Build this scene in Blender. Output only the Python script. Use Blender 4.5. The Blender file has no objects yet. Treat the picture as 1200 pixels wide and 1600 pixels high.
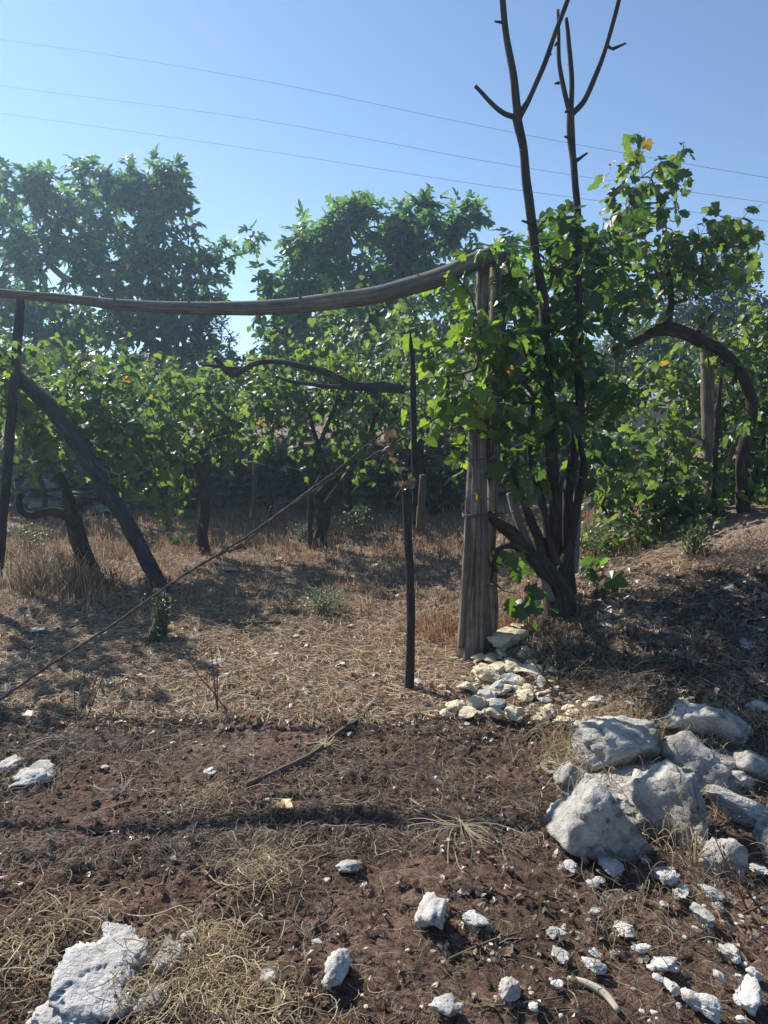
import bpy, math, random
import numpy as np
from mathutils import Vector
R = math.radians
rnd = random.Random(11); rng = np.random.default_rng(11)
S = bpy.context.scene; COL = S.collection

# ------------------------------------------------------------------ camera, light, exposure
CAMZ, PITCH, F = 1.6, R(7.4), 1155.0
SUN_EL, SUN_AZ = 38.0, -42.0            # azimuth measured from +Y, negative = left
cam = bpy.data.cameras.new('camera'); co = bpy.data.objects.new('camera', cam); COL.objects.link(co)
co.location = (0, 0, CAMZ); co.rotation_euler = (math.pi/2 - PITCH, 0, 0)
cam.sensor_fit = 'VERTICAL'; cam.sensor_height = 36; cam.lens = 26; cam.clip_end = 2000; cam.clip_start = .05
S.camera = co
w = bpy.data.worlds.new('World'); S.world = w; w.use_nodes = True
nt = w.node_tree; bg = nt.nodes['Background']; sky = nt.nodes.new('ShaderNodeTexSky')
sky.sky_type = 'NISHITA'; sky.sun_disc = False; sky.sun_elevation = R(SUN_EL); sky.sun_rotation = R(SUN_AZ)
sky.altitude = 1800; sky.air_density = 1.0; sky.dust_density = .05; sky.ozone_density = 1.8
nt.links.new(sky.outputs[0], bg.inputs[0]); bg.inputs[1].default_value = .096
sl = bpy.data.lights.new('sun', 'SUN'); sl.energy = 5.0; sl.angle = R(.5); sl.color = (1, .94, .85)
so = bpy.data.objects.new('sun', sl); COL.objects.link(so)
sd = Vector((math.sin(R(SUN_AZ))*math.cos(R(SUN_EL)), math.cos(R(SUN_AZ))*math.cos(R(SUN_EL)), math.sin(R(SUN_EL))))
so.rotation_euler = sd.to_track_quat('Z', 'Y').to_euler(); so.location = sd*30
S.view_settings.view_transform = 'Standard'; S.view_settings.look = 'None'
S.view_settings.gamma = 1; S.view_settings.exposure = 0.75; S.view_settings.use_curve_mapping = False

# ------------------------------------------------------------------ noise
def _h(ix, iy, iz, s):
    n = (ix*374761393 + iy*668265263 + iz*2147483647 + s*1274126177) & 0xffffffff
    n = ((n ^ (n >> 13))*1274126177) & 0xffffffff
    n = ((n ^ (n >> 16))*2246822519) & 0xffffffff
    return ((n ^ (n >> 15)) & 0xffff)/65535.0
def vnoise(p, s=0):
    p = np.asarray(p, float); i = np.floor(p).astype(np.int64); f = p-i; f = f*f*(3-2*f)
    x, y, z = i[..., 0], i[..., 1], i[..., 2]; fx, fy, fz = f[..., 0], f[..., 1], f[..., 2]
    def c(a, b, d): return _h(x+a, y+b, z+d, s)
    l = lambda a, b, t: a+(b-a)*t
    return l(l(l(c(0,0,0), c(1,0,0), fx), l(c(0,1,0), c(1,1,0), fx), fy),
             l(l(c(0,0,1), c(1,0,1), fx), l(c(0,1,1), c(1,1,1), fx), fy), fz)*2-1
def fbm(p, o=4, s=0, g=.5):
    p = np.asarray(p, float); a, r, t = 1., 0., 0.
    for k in range(o):
        r = r+a*vnoise(p*(2.03**k)+k*7.3, s+k); t += a; a *= g
    return r/t
def ss(a, b, x):
    t = np.clip((x-a)/(b-a), 0, 1); return t*t*(3-2*t)

# ------------------------------------------------------------------ terrain height
WALLY = 12.9
def hmac(x, y):
    x = np.asarray(x, float); y = np.asarray(y, float)
    z = .30*ss(.75, 1.7, x)*ss(2.95, 3.7, y)*(1-.35*ss(6, 9, y))
    z = z+.50*ss(1.3, 3.9, x)*ss(3.2, 5.2, y)*(1-.6*ss(8, 12, y))
    z = z+.10*ss(.3, .9, x)*ss(3.8, 4.6, y)*(1-ss(5.4, 6.6, y))
    z = z-.05*ss(.2, 1.2, -x)*ss(2, 3.2, y)*(1-ss(3.2, 5, y))
    z = z+1.02*ss(WALLY-.02, WALLY+.28, y+.05*np.sin(x*1.3))*(1-ss(3.4, 4.6, x))+.5*ss(3.4, 4.6, x)*ss(10, 16, y)
    z = z+.9*ss(16.5, 18.0, y)*ss(2.0, 4.0, x)
    z = z+1.2*ss(16, 60, y)+3*ss(60, 280, y)
    return z
def hfull(x, y, fine=True):
    x = np.asarray(x, float); y = np.asarray(y, float)
    z = hmac(x, y); p = np.stack([x, y, x*0], -1)
    z = z+.035*fbm(p*1.1, 3, 3)*ss(.5, 2, np.abs(y))
    if fine:
        rough = .35+.65*ss(-.25, .25, fbm(p*.9+5, 2, 9)); near = 1-ss(9, 16, y)
        b = np.abs(fbm(p*7, 3, 21)); c = np.abs(fbm(p*21, 3, 33)); d = fbm(p*60, 2, 44)
        z = z+near*rough*(.055*b+.040*c+.012*d)-.027*near
        z = z-.008*np.exp(-((y-2.78-.03*np.sin(x*3))/.05)**2)*(x > -1.2)*(x < .7)  # shallow trench added along the horizontal pole's shadow line, darkening it
    return z
CA = np.array([0, 0, CAMZ])
def ray(px, py):
    u, v = (px-600)/F, (800-py)/F
    return np.array([u, math.cos(PITCH)+v*math.sin(PITCH), -math.sin(PITCH)+v*math.cos(PITCH)])
def P(px, py, d):
    r = ray(px, py); return CA+r*(d/r[1])
_ts = np.concatenate([np.arange(1.2, 8, .01), np.arange(8, 30, .05)])
def G(px, py, fine=False):
    r = ray(px, py); q = CA[None]+r[None]*_ts[:, None]
    hh = hfull(q[:, 0], q[:, 1], fine); k = int(np.argmax(q[:, 2] < hh))
    a = q[k]; return np.array([a[0], a[1], hh[k]])
def sz(px, d): return px/F*d*1.0

# ------------------------------------------------------------------ objects
def tag(o, label=None, cat=None, group=None, kind=None):
    if label: o['label'] = label
    if cat: o['category'] = cat
    if group: o['group'] = group
    if kind: o['kind'] = kind
    return o
def empty(name, loc, label, cat, group=None):
    o = bpy.data.objects.new(name, None); COL.objects.link(o); o.location = tuple(loc); o.empty_display_size = .1
    return tag(o, label, cat, group)
def unit(v): 
    v = np.asarray(v, float); return v/np.maximum(np.linalg.norm(v, axis=-1, keepdims=True), 1e-9)

class MB:
    def __init__(s): s.v = []; s.f = []; s.t = []; s.c = []; s.n = 0
    def add(s, V, T, tint=None, tc=None):
        V = np.asarray(V, float).reshape(-1, 3); T = np.asarray(T, np.int64).reshape(-1, 3)
        s.v.append(V); s.f.append(T+s.n); s.n += len(V)
        s.t.append(np.broadcast_to(np.asarray((.5, .5, .5) if tint is None else tint, float), (len(V), 3)))
        s.c.append(V if tc is None else tc)
    def mesh(s, name, mat, smooth=True, off=(0, 0, 0)):
        V = np.concatenate(s.v)-np.asarray(off); T = np.concatenate(s.f)
        me = bpy.data.meshes.new(name); me.vertices.add(len(V)); me.vertices.foreach_set('co', V.astype(np.float32).ravel())
        me.loops.add(T.size); me.loops.foreach_set('vertex_index', T.astype(np.int32).ravel())
        me.polygons.add(len(T)); me.polygons.foreach_set('loop_start', np.arange(0, T.size, 3, dtype=np.int32))
        me.polygons.foreach_set('loop_total', np.full(len(T), 3, np.int32)); me.update()
        me.polygons.foreach_set('use_smooth', np.full(len(T), smooth))
        a = me.attributes.new('tint', 'FLOAT_COLOR', 'POINT')
        t = np.concatenate([np.concatenate(s.t), np.ones((len(V), 1))], 1); a.data.foreach_set('color', t.astype(np.float32).ravel())
        b = me.attributes.new('tc', 'FLOAT_VECTOR', 'POINT'); b.data.foreach_set('vector', np.concatenate(s.c).astype(np.float32).ravel())
        me.materials.append(mat); return me
    def build(s, name, mat, parent=None, smooth=True, loc=None):
        if not s.v: return None
        off = np.array(parent.location) if parent else (np.asarray(loc) if loc is not None else np.zeros(3))
        o = bpy.data.objects.new(name, s.mesh(name, mat, smooth, off)); COL.objects.link(o)
        if parent: o.parent = parent
        elif loc is not None: o.location = tuple(loc)
        return o

def smoothpath(pts, rad, n=6):
    pts = np.asarray(pts, float); rad = np.asarray(rad, float)
    if np.ndim(rad) == 0: rad = np.full(len(pts), float(rad))
    if len(rad) != len(pts): rad = np.interp(np.linspace(0, 1, len(pts)), np.linspace(0, 1, len(rad)), rad)
    if len(pts) < 3: 
        t = np.linspace(0, 1, n+1)[:, None]; return pts[0]*(1-t)+pts[1]*t, np.interp(t[:, 0], [0, 1], rad)
    q = np.vstack([2*pts[0]-pts[1], pts, 2*pts[-1]-pts[-2]]); o = []; rr = []
    for i in range(len(pts)-1):
        p0, p1, p2, p3 = q[i:i+4]
        for t in np.arange(n)/n:
            o.append(.5*((2*p1)+(-p0+p2)*t+(2*p0-5*p1+4*p2-p3)*t*t+(-p0+3*p1-3*p2+p3)*t**3)); rr.append(rad[i]*(1-t)+rad[i+1]*t)
    o.append(pts[-1]); rr.append(rad[-1]); return np.array(o), np.array(rr)

def tube(mb, pts, rad, sides=8, n=6, rough=0., tint=None, seed=0, sq=None, wob=0., caps=True, raw=False, freq=1.):
    if raw: C, r = np.asarray(pts, float), np.asarray(rad, float)
    else: C, r = smoothpath(pts, rad, n)
    m = len(C)
    if wob: C = C+wob*np.stack([fbm(C*3+k*9.1, 2, seed+k) for k in range(3)], 1)
    T = unit(np.gradient(C, axis=0)); up = np.array([0, 0, 1.]) if abs(T[0][2]) < .9 else np.array([0, 1., 0])
    N = np.zeros_like(T); a = up-T[0]*up.dot(T[0]); N[0] = unit(a)
    for i in range(1, m):
        a = N[i-1]-T[i]*N[i-1].dot(T[i]); N[i] = unit(a)
    B = np.cross(T, N); L = np.concatenate([[0], np.cumsum(np.linalg.norm(np.diff(C, axis=0), axis=1))])
    th = np.linspace(0, 2*math.pi, sides, endpoint=False); ct, st = np.cos(th), np.sin(th)
    rr = r[:, None]*np.ones(sides)[None]
    if sq is not None:
        k = 1/np.maximum(np.abs(ct)/1, np.abs(st)/sq); rr = r[:, None]*np.minimum(k, 1.3)[None]
    tc = np.stack([ct[None]*np.ones((m, 1)), st[None]*np.ones((m, 1)), np.repeat(L[:, None], sides, 1)], -1)
    tc[..., :2] *= .06
    if rough:
        q = tc.copy(); q[..., :2] *= 40*freq; q[..., 2] *= 2.5
        rr = rr*(1+rough*fbm(q+seed*3.1, 3, seed)+rough*.5*vnoise(tc*np.array([120, 120, 6])*freq, seed+5))
    V = C[:, None]+rr[..., None]*(ct[None, :, None]*N[:, None]+st[None, :, None]*B[:, None])
    i = np.arange(m-1)[:, None]*sides; j = np.arange(sides)[None]; k = (j+1) % sides
    a, b, c, d = i+j, i+k, i+sides+k, i+sides+j
    F3 = np.concatenate([np.stack([a, b, c], -1).reshape(-1, 3), np.stack([a, c, d], -1).reshape(-1, 3)])
    V = V.reshape(-1, 3); tcf = tc.reshape(-1, 3)
    if caps and sides > 3:
        V = np.vstack([V, C[0]-T[0]*r[0]*.15, C[-1]+T[-1]*r[-1]*.25]); n0 = m*sides
        tcf = np.vstack([tcf, [0, 0, 0], [0, 0, L[-1]]]); jj = np.arange(sides); kk = (jj+1) % sides
        F3 = np.vstack([F3, np.stack([kk, jj, np.full(sides, n0)], -1),
                        np.stack([(m-1)*sides+jj, (m-1)*sides+kk, np.full(sides, n0+1)], -1)])
    mb.add(V, F3, tint, tcf)
    return C, r

# ------------------------------------------------------------------ materials
class NT:
    def __init__(s, name):
        m = bpy.data.materials.new(name); m.use_nodes = True; s.m = m; s.t = m.node_tree; s.t.nodes.clear()
        s.out = s.n('ShaderNodeOutputMaterial')
    def n(s, k, **kw):
        x = s.t.nodes.new(k)
        for a, b in kw.items(): setattr(x, a, b)
        return x
    def l(s, a, b): s.t.links.new(a, b)
    def attr(s, name): return s.n('ShaderNodeAttribute', attribute_name=name)
    def noise(s, vec, scale, det=4, rough=.6, mapping=None):
        if mapping:
            mp = s.n('ShaderNodeMapping'); s.l(vec, mp.inputs[0]); mp.inputs['Scale'].default_value = mapping; vec = mp.outputs[0]
        x = s.n('ShaderNodeTexNoise'); x.inputs['Scale'].default_value = scale; x.inputs['Detail'].default_value = det
        x.inputs['Roughness'].default_value = rough; s.l(vec, x.inputs['Vector']); return x.outputs['Fac']
    def ramp(s, fac, stops, interp='LINEAR'):
        x = s.n('ShaderNodeValToRGB'); e = x.color_ramp.elements; x.color_ramp.interpolation = interp
        while len(e) < len(stops): e.new(.5)
        for i, (p, c) in enumerate(stops): e[i].position = p; e[i].color = (*c, 1) if len(c) == 3 else c
        s.l(fac, x.inputs[0]); return x.outputs[0]
    def mix(s, fac, a, b, mode='MIX'):
        x = s.n('ShaderNodeMix', data_type='RGBA', blend_type=mode)
        for v, i in ((fac, 0), (a, 6), (b, 7)):
            if hasattr(v, 'links'): s.l(v, x.inputs[i])
            elif i == 0: x.inputs[0].default_value = v
            else: x.inputs[i].default_value = (*v, 1)
        return x.outputs[2]
    def bump(s, h, d, st=.6, prev=None):
        x = s.n('ShaderNodeBump'); x.inputs['Strength'].default_value = st; x.inputs['Distance'].default_value = d
        s.l(h, x.inputs['Height'])
        if prev: s.l(prev, x.inputs['Normal'])
        return x.outputs[0]
    def bsdf(s, col, rough=.85, nrm=None, spec=.3):
        x = s.n('ShaderNodeBsdfPrincipled')
        if hasattr(col, 'links'): s.l(col, x.inputs['Base Color'])
        else: x.inputs['Base Color'].default_value = (*col, 1)
        x.inputs['Roughness'].default_value = rough; x.inputs['Specular IOR Level'].default_value = spec
        if nrm: s.l(nrm, x.inputs['Normal'])
        return x.outputs[0]
    def fin(s, sh): s.l(sh, s.out.inputs[0]); return s.m

def m_wood(name, c0, c1, c2, bump=.004, grain=(1, 1, .05), sc=60):
    n = NT(name); tc = n.attr('tc').outputs['Vector']
    a = n.noise(tc, sc, 5, .7, grain); b = n.noise(tc, 9, 3)
    g = n.noise(n.n('ShaderNodeTexCoord').outputs['Object'], 5, 4)
    c = n.ramp(a, [(.3, c0), (.52, c1), (.72, c2)]); c = n.mix(n.ramp(b, [(.35, (0, 0, 0)), (.7, (.6, .6, .6))]), c, c0)
    c = n.mix(n.ramp(g, [(.55, (0, 0, 0)), (.75, (.5, .5, .5))]), c, (.13, .13, .11))
    return n.fin(n.bsdf(c, .9, n.bump(a, bump, .9), .15))
M_post = m_wood('weathered_post_wood', (.06, .05, .042), (.24, .20, .16), (.46, .40, .33), .008)
M_beam = m_wood('peeled_pole_wood', (.075, .075, .06), (.20, .20, .16), (.36, .36, .29), .005)
M_dark = m_wood('dark_bark', (.022, .018, .016), (.062, .052, .045), (.15, .13, .112), .008, (1, 1, .12), 50)
M_vine = m_wood('vine_bark', (.022, .016, .012), (.07, .052, .040), (.16, .125, .10), .008, (1, 1, .08), 70)
M_grey = m_wood('grey_bark', (.10, .092, .08), (.23, .21, .19), (.36, .34, .31), .004)
M_cane = m_wood('cane_bark', (.05, .035, .022), (.12, .085, .055), (.2, .15, .10), .001)
M_stick = m_wood('dead_stick', (.06, .045, .035), (.15, .12, .09), (.3, .25, .2), .002)
M_bone = m_wood('bleached_wood', (.32, .27, .2), (.5, .44, .35), (.6, .55, .46), .001)
M_rope = m_wood('rusty_wire_strand', (.04, .033, .028), (.12, .10, .08), (.26, .22, .18), .002, (1, 1, .6), 60)
def m_plain(name, c, rough=.6, metal=0):
    n = NT(name); g = n.noise(n.n('ShaderNodeTexCoord').outputs['Object'], 40, 3)
    x = n.mix(g, c, tuple(v*.5 for v in c)); m = n.fin(n.bsdf(x, rough)); return m
M_wire = m_plain('old_wire', (.10, .08, .07)); M_cable = m_plain('power_cable', (.22, .25, .30), .8)
M_tie = m_plain('pale_tie', (.5, .48, .45))

def m_leaf(name, trans=.5, gloss=.12, spot=True, tr_col=(1.25, 1.35, .45)):
    n = NT(name); t = n.attr('tint').outputs['Color']; tc = n.attr('tc').outputs['Vector']
    g = n.noise(tc, 6, 3); c = n.mix(.35, t, n.mix(n.ramp(g, [(.3, (.6, .6, .6)), (.7, (1.3, 1.3, 1.3))]), t, t), 'MIX')
    c = n.mix(1, t, n.ramp(g, [(.3, (.75, .78, .8)), (.7, (1.25, 1.2, 1.1))]), 'MULTIPLY')
    d = n.bsdf(c, .42, None, .6)
    tr = n.n('ShaderNodeBsdfTranslucent'); n.l(n.mix(1, c, tr_col, 'MULTIPLY'), tr.inputs[0])
    x = n.n('ShaderNodeMixShader'); x.inputs[0].default_value = trans; n.l(d, x.inputs[1]); n.l(tr.outputs[0], x.inputs[2])
    return n.fin(x.outputs[0])
M_leaf = m_leaf('grape_leaf', .52, tr_col=(2.35, 2.5, 1.1)); M_fig = m_leaf('fig_leaf', .5, tr_col=(1.7, 1.9, .9)); M_small = m_leaf('small_leaf', .35, tr_col=(1.4, 1.5, .7))
M_dry = m_leaf('dry_plant', .25, tr_col=(1.3, 1.15, .9))
def m_straw():
    n = NT('straw'); t = n.attr('tint').outputs['Color']; 
    tr = n.n('ShaderNodeBsdfTranslucent'); n.l(t, tr.inputs[0]); x = n.n('ShaderNodeMixShader'); x.inputs[0].default_value = .35
    n.l(n.bsdf(t, .7, None, .25), x.inputs[1]); n.l(tr.outputs[0], x.inputs[2]); return n.fin(x.outputs[0])
M_straw = m_straw()

def m_rock(name, warm=0, lo=.14, mid=.33, hi=.54, stain=.65, brown=.5, bs=1.):
    n = NT(name); tc = n.attr('tc').outputs['Vector']
    a = n.noise(tc, 7, 8, .65); b = n.noise(tc, 30, 5, .7); c = n.noise(tc, 3, 4); f = n.noise(tc, 110, 4, .7)
    cc = lambda v: (v*(1+.1*warm), v, v*(1-.17*warm))
    base = n.ramp(a, [(.34, cc(lo)), (.46, cc(mid)), (.62, cc(hi))])
    base = n.mix(n.ramp(b, [(.57, (0, 0, 0)), (.70, (stain,)*3)]), base, (.10, .10, .095))
    base = n.mix(n.ramp(c, [(.54, (0, 0, 0)), (.8, (brown,)*3)]), base, (.40, .30, .20))
    base = n.mix(n.ramp(f, [(.6, (0, 0, 0)), (.75, (.5, .5, .5))]), base, cc(lo*.7))
    vo = n.n('ShaderNodeTexVoronoi', feature='DISTANCE_TO_EDGE'); vo.inputs['Scale'].default_value = 7
    wn = n.n('ShaderNodeTexNoise'); wn.inputs['Scale'].default_value = 6; n.l(tc, wn.inputs['Vector']); mp = n.mix(.22, tc, wn.outputs['Color']); n.l(mp, vo.inputs['Vector'])
    cr = n.ramp(vo.outputs['Distance'], [(0, (0, 0, 0)), (.03, (1, 1, 1))])
    nr = n.bump(cr, .008*bs, .35); nr = n.bump(a, .05*bs, .8, nr); nr = n.bump(b, .012, .9, nr); nr = n.bump(f, .003, .8, nr)
    return n.fin(n.bsdf(base, .9, nr, .2))
M_rock = m_rock('limestone', .2, .2, .42, .6); M_heap = m_rock('ochre_limestone', 1.7, .30, .52, .66, .35, .6); M_wallst = m_rock('shaded_wall_limestone', .5, .08, .19, .32)  # wall limestone is darker: the wall's backlit shade is put into its colour
M_white = m_rock('white_limestone', .4, .24, .44, .60, .45, .85, .6); M_ledge = m_rock('grey_ledge_limestone', .55, .19, .35, .54, .7, .5, 1.2)

def m_soil():
    n = NT('red_brown_soil'); tc = n.n('ShaderNodeTexCoord').outputs['Object']
    a = n.noise(tc, 3.2, 6, .65); b = n.noise(tc, 45, 6, .7); c = n.noise(tc, 160, 4, .7); d = n.noise(tc, .8, 3)
    col = n.ramp(a, [(.3, (.092, .059, .045)), (.5, (.175, .115, .087)), (.7, (.27, .19, .145))])
    col = n.mix(1, col, n.ramp(b, [(.32, (.35, .34, .34)), (.62, (1.35, 1.3, 1.25))]), 'MULTIPLY')
    col = n.mix(n.ramp(c, [(.62, (0, 0, 0)), (.72, (.6, .6, .6))]), col, (.28, .22, .16))
    col = n.mix(n.ramp(n.noise(tc, 1.1, 4, .6), [(.42, (0, 0, 0)), (.62, (.75, .75, .75))]), col, n.mix(1, col, (1.45, 1.42, 1.38), 'MULTIPLY'))
    # dry straw mulch further out (material stands in for litter too fine to see singly)
    sx = n.n('ShaderNodeSeparateXYZ'); n.l(tc, sx.inputs[0])
    yy = n.n('ShaderNodeMapRange'); n.l(sx.outputs['Y'], yy.inputs[0]); yy.inputs[1].default_value = 3.6; yy.inputs[2].default_value = 6.5
    mm = n.n('ShaderNodeMath', operation='MULTIPLY'); n.l(yy.outputs[0], mm.inputs[0]); n.l(n.ramp(d, [(.35, (.35, .35, .35)), (.6, (.95, .95, .95))]), mm.inputs[1])
    st = n.ramp(n.noise(tc, 60, 5, .75), [(.3, (.13, .09, .07)), (.5, (.36, .26, .19)), (.7, (.60, .47, .35))])
    col = n.mix(mm.outputs[0], col, st)
    nr = n.bump(b, .035, .9); nr = n.bump(c, .010, .9, nr)
    return n.fin(n.bsdf(col, .95, nr, .1))
M_soil = m_soil()

# ------------------------------------------------------------------ ground sheet
def grow(a, b, s0, k):
    o = [a]; s = s0
    while o[-1] < b: o.append(o[-1]+s); s *= k
    return o
xs = np.arange(-2.6, 2.9001, .0135); right = np.array(grow(xs[-1]+.014, 400, .015, 1.075)); left = -np.array(grow(2.615, 400, .015, 1.075))
xs = np.concatenate([left[::-1], xs, right])
ys = [-60, -30, -15, -8, -4, -2, -1, 0, .5, .9, 1.2, 1.35]
while ys[-1] < 15: ys.append(ys[-1]+.0052*max(ys[-1], 1.8))
ys = np.array(ys+grow(15.15, 600, .2, 1.09))
X, Y = np.meshgrid(xs, ys); Z = hfull(X, Y)
nx, ny = len(xs), len(ys); V = np.stack([X, Y, Z], -1).reshape(-1, 3)
i = (np.arange(ny-1)[:, None]*nx+np.arange(nx-1)[None]).ravel()
T = np.concatenate([np.stack([i, i+1, i+nx+1], -1), np.stack([i, i+nx+1, i+nx], -1)])
g = MB(); g.add(V, T); tag(g.build('ground', M_soil), kind='structure')

# ------------------------------------------------------------------ templates
def leaf_template(kind, bend):
    if kind == 'grape':
        h = [(.16, -.20), (.40, -.16), (.56, .08), (.47, .22), (.62, .50), (.36, .50), (.27, .74), (0, 1.0)]
        c = (0, .28)
    elif kind == 'fig':
        h = [(.13, -.06), (.34, -.10), (.44, .08), (.16, .22), (.36, .40), (.47, .66), (.15, .46), (.19, .78), (0, 1.02)]
        c = (0, .26)
    else:
        h = [(.2, .2), (.24, .55), (0, 1)]; c = (0, .4)
    pts = [(0, 0)]+h+[(-x, y) for x, y in h[-2::-1]]
    V = np.array([(c[0], c[1], 0)]+[(x, y, 0) for x, y in pts], float)
    V[:, 0] += (rng.random(len(V))-.5)*.05; V[:, 1] += (rng.random(len(V))-.5)*.05
    V[:, 2] = -bend[0]*np.abs(V[:, 0])+bend[1]*np.maximum(V[:, 1]-.2, 0)**2*-1+(rng.random(len(V))-.5)*bend[2]
    V[1] = 0; n = len(V)-1
    T = [(0, i, i % n+1) for i in range(1, n+1)]
    return V, np.array(T)
def tmpl(kind, n=7):
    return [leaf_template(kind, (rng.uniform(-.25, .5), rng.uniform(0, .6), .12)) for _ in range(n)]
TG, TF, TS = tmpl('grape', 10), tmpl('fig', 6), tmpl('small', 4)
GREENS = [(.066, .106, .042), (.088, .135, .05), (.048, .080, .038), (.125, .17, .06), (.070, .11, .055), (.095, .128, .052)]
FIGS = [(.065, .125, .07), (.085, .15, .08), (.05, .10, .06), (.12, .19, .10)]
OLIVE = [(.07, .09, .05), (.09, .11, .065), (.055, .075, .042)]
DARKS = [(.035, .065, .022), (.045, .08, .026), (.03, .055, .02)]

def frames(dirv, nrm):
    y = unit(dirv); z = unit(nrm-y*(nrm*y).sum(-1, keepdims=True)); x = np.cross(y, z)
    return np.stack([x, y, z], -1)
_leafmesh = {}
def put_leaves(root, pos, Rm, size, tm, pal, mat, nobj=280, name='leaf', rest='foliage', odd=None, oddp=.0):
    """pos n,3; Rm n,3,3; size n. The leaves showing largest become objects, the rest one joined part."""
    n = len(pos); vi = rng.integers(0, len(tm), n); ci = rng.integers(0, len(pal), n)
    od = rng.random(n) < oddp
    off = np.array(root.location)
    dist = np.linalg.norm(pos-CA, axis=1)/size
    v = (pos-CA); uu = v[:, 0]/v[:, 1]; ww = v[:, 2]/v[:, 1]
    infr = (np.abs(uu) < .56) & (ww < .72)
    order = np.argsort(np.where(infr, dist, 1e9)); take = order[:nobj] if nobj else order[:0]
    isobj = np.zeros(n, bool); isobj[take] = True; isobj &= infr
    from mathutils import Matrix
    for k in np.nonzero(isobj)[0]:
        key = (id(tm), int(vi[k]), mat.name, tuple(odd[0]) if od[k] else tuple(pal[ci[k]]))
        if key not in _leafmesh:
            b = MB(); b.add(tm[vi[k]][0], tm[vi[k]][1], key[3]); _leafmesh[key] = b.mesh(name, mat, False)
        o = bpy.data.objects.new(name, _leafmesh[key]); COL.objects.link(o); o.parent = root
        m = Matrix([list(Rm[k][r]*size[k])+[pos[k][r]-off[r]] for r in range(3)]+[[0, 0, 0, 1]]); o.matrix_basis = m
    b = MB()
    for t in range(len(tm)):
        s = np.nonzero((vi == t) & ~isobj)[0]
        if not len(s): continue
        V0, T0 = tm[t]; W = np.einsum('nij,kj->nki', Rm[s], V0)*size[s][:, None, None]+pos[s][:, None]
        pc = np.array(pal)[ci[s]]*(1+.3*(rng.random((len(s), 1))-.5))
        if odd: pc[od[s]] = np.array(odd)[rng.integers(0, len(odd), od[s].sum())]
        TT = T0[None]+(np.arange(len(s))*len(V0))[:, None, None]
        b.add(W.reshape(-1, 3), TT, np.repeat(pc, len(V0), 0), np.tile(V0, (len(s), 1)))
    o = b.build(rest, mat, root, False)
    if o: o['kind'] = 'stuff'

def pts_in(blobs, seedv=None, shell=.0):
    """blobs: (px,py,depth,rx_px,ry_px,rdepth_m,n)"""
    out = []; ce = []
    for (px, py, d, rx, ry, rd, n) in blobs:
        c = P(px, py, d); u = unit(rng.normal(size=(n, 3))); r = rng.random((n, 1))**(1/3); r = shell+(1-shell)*r
        q = c+u*r*np.array([sz(rx, d), rd, sz(ry, d)]); out.append(q); ce.append(np.repeat(c[None], n, 0))
    return np.vstack(out), np.vstack(ce)

def skeleton(nodes, tips, step=.25, arch=.1):
    """connect tips to the nearest node, return chains (index lists) and node array with load counts"""
    N = [np.array(p) for p in nodes]; par = [-1]+list(range(len(nodes)-1)); chains = []
    root = N[len(nodes)-1]; order = np.argsort(np.linalg.norm(tips-root, axis=1))
    for k in order:
        t = tips[k]; A = np.array(N[len(nodes)//2:]); j = int(np.argmin(np.linalg.norm(A-t, axis=1)))+len(nodes)//2
        a = N[j]; L = np.linalg.norm(t-a); m = max(2, int(L/step)); prev = j; ch = [j]
        bend = rng.normal(size=3)*.12*L
        for q in range(1, m+1):
            s = q/m; p = a*(1-s)+t*s+bend*math.sin(math.pi*s)+np.array([0, 0, -arch*L*math.sin(math.pi*s)])
            N.append(p); par.append(prev); prev = len(N)-1; ch.append(prev)
        chains.append(ch)
    load = np.zeros(len(N))
    for ch in chains: load[ch[-1]] += 1
    for i in range(len(N)-1, 0, -1):
        if par[i] >= 0: load[par[i]] += load[i]
    return np.array(N), chains, load

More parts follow.
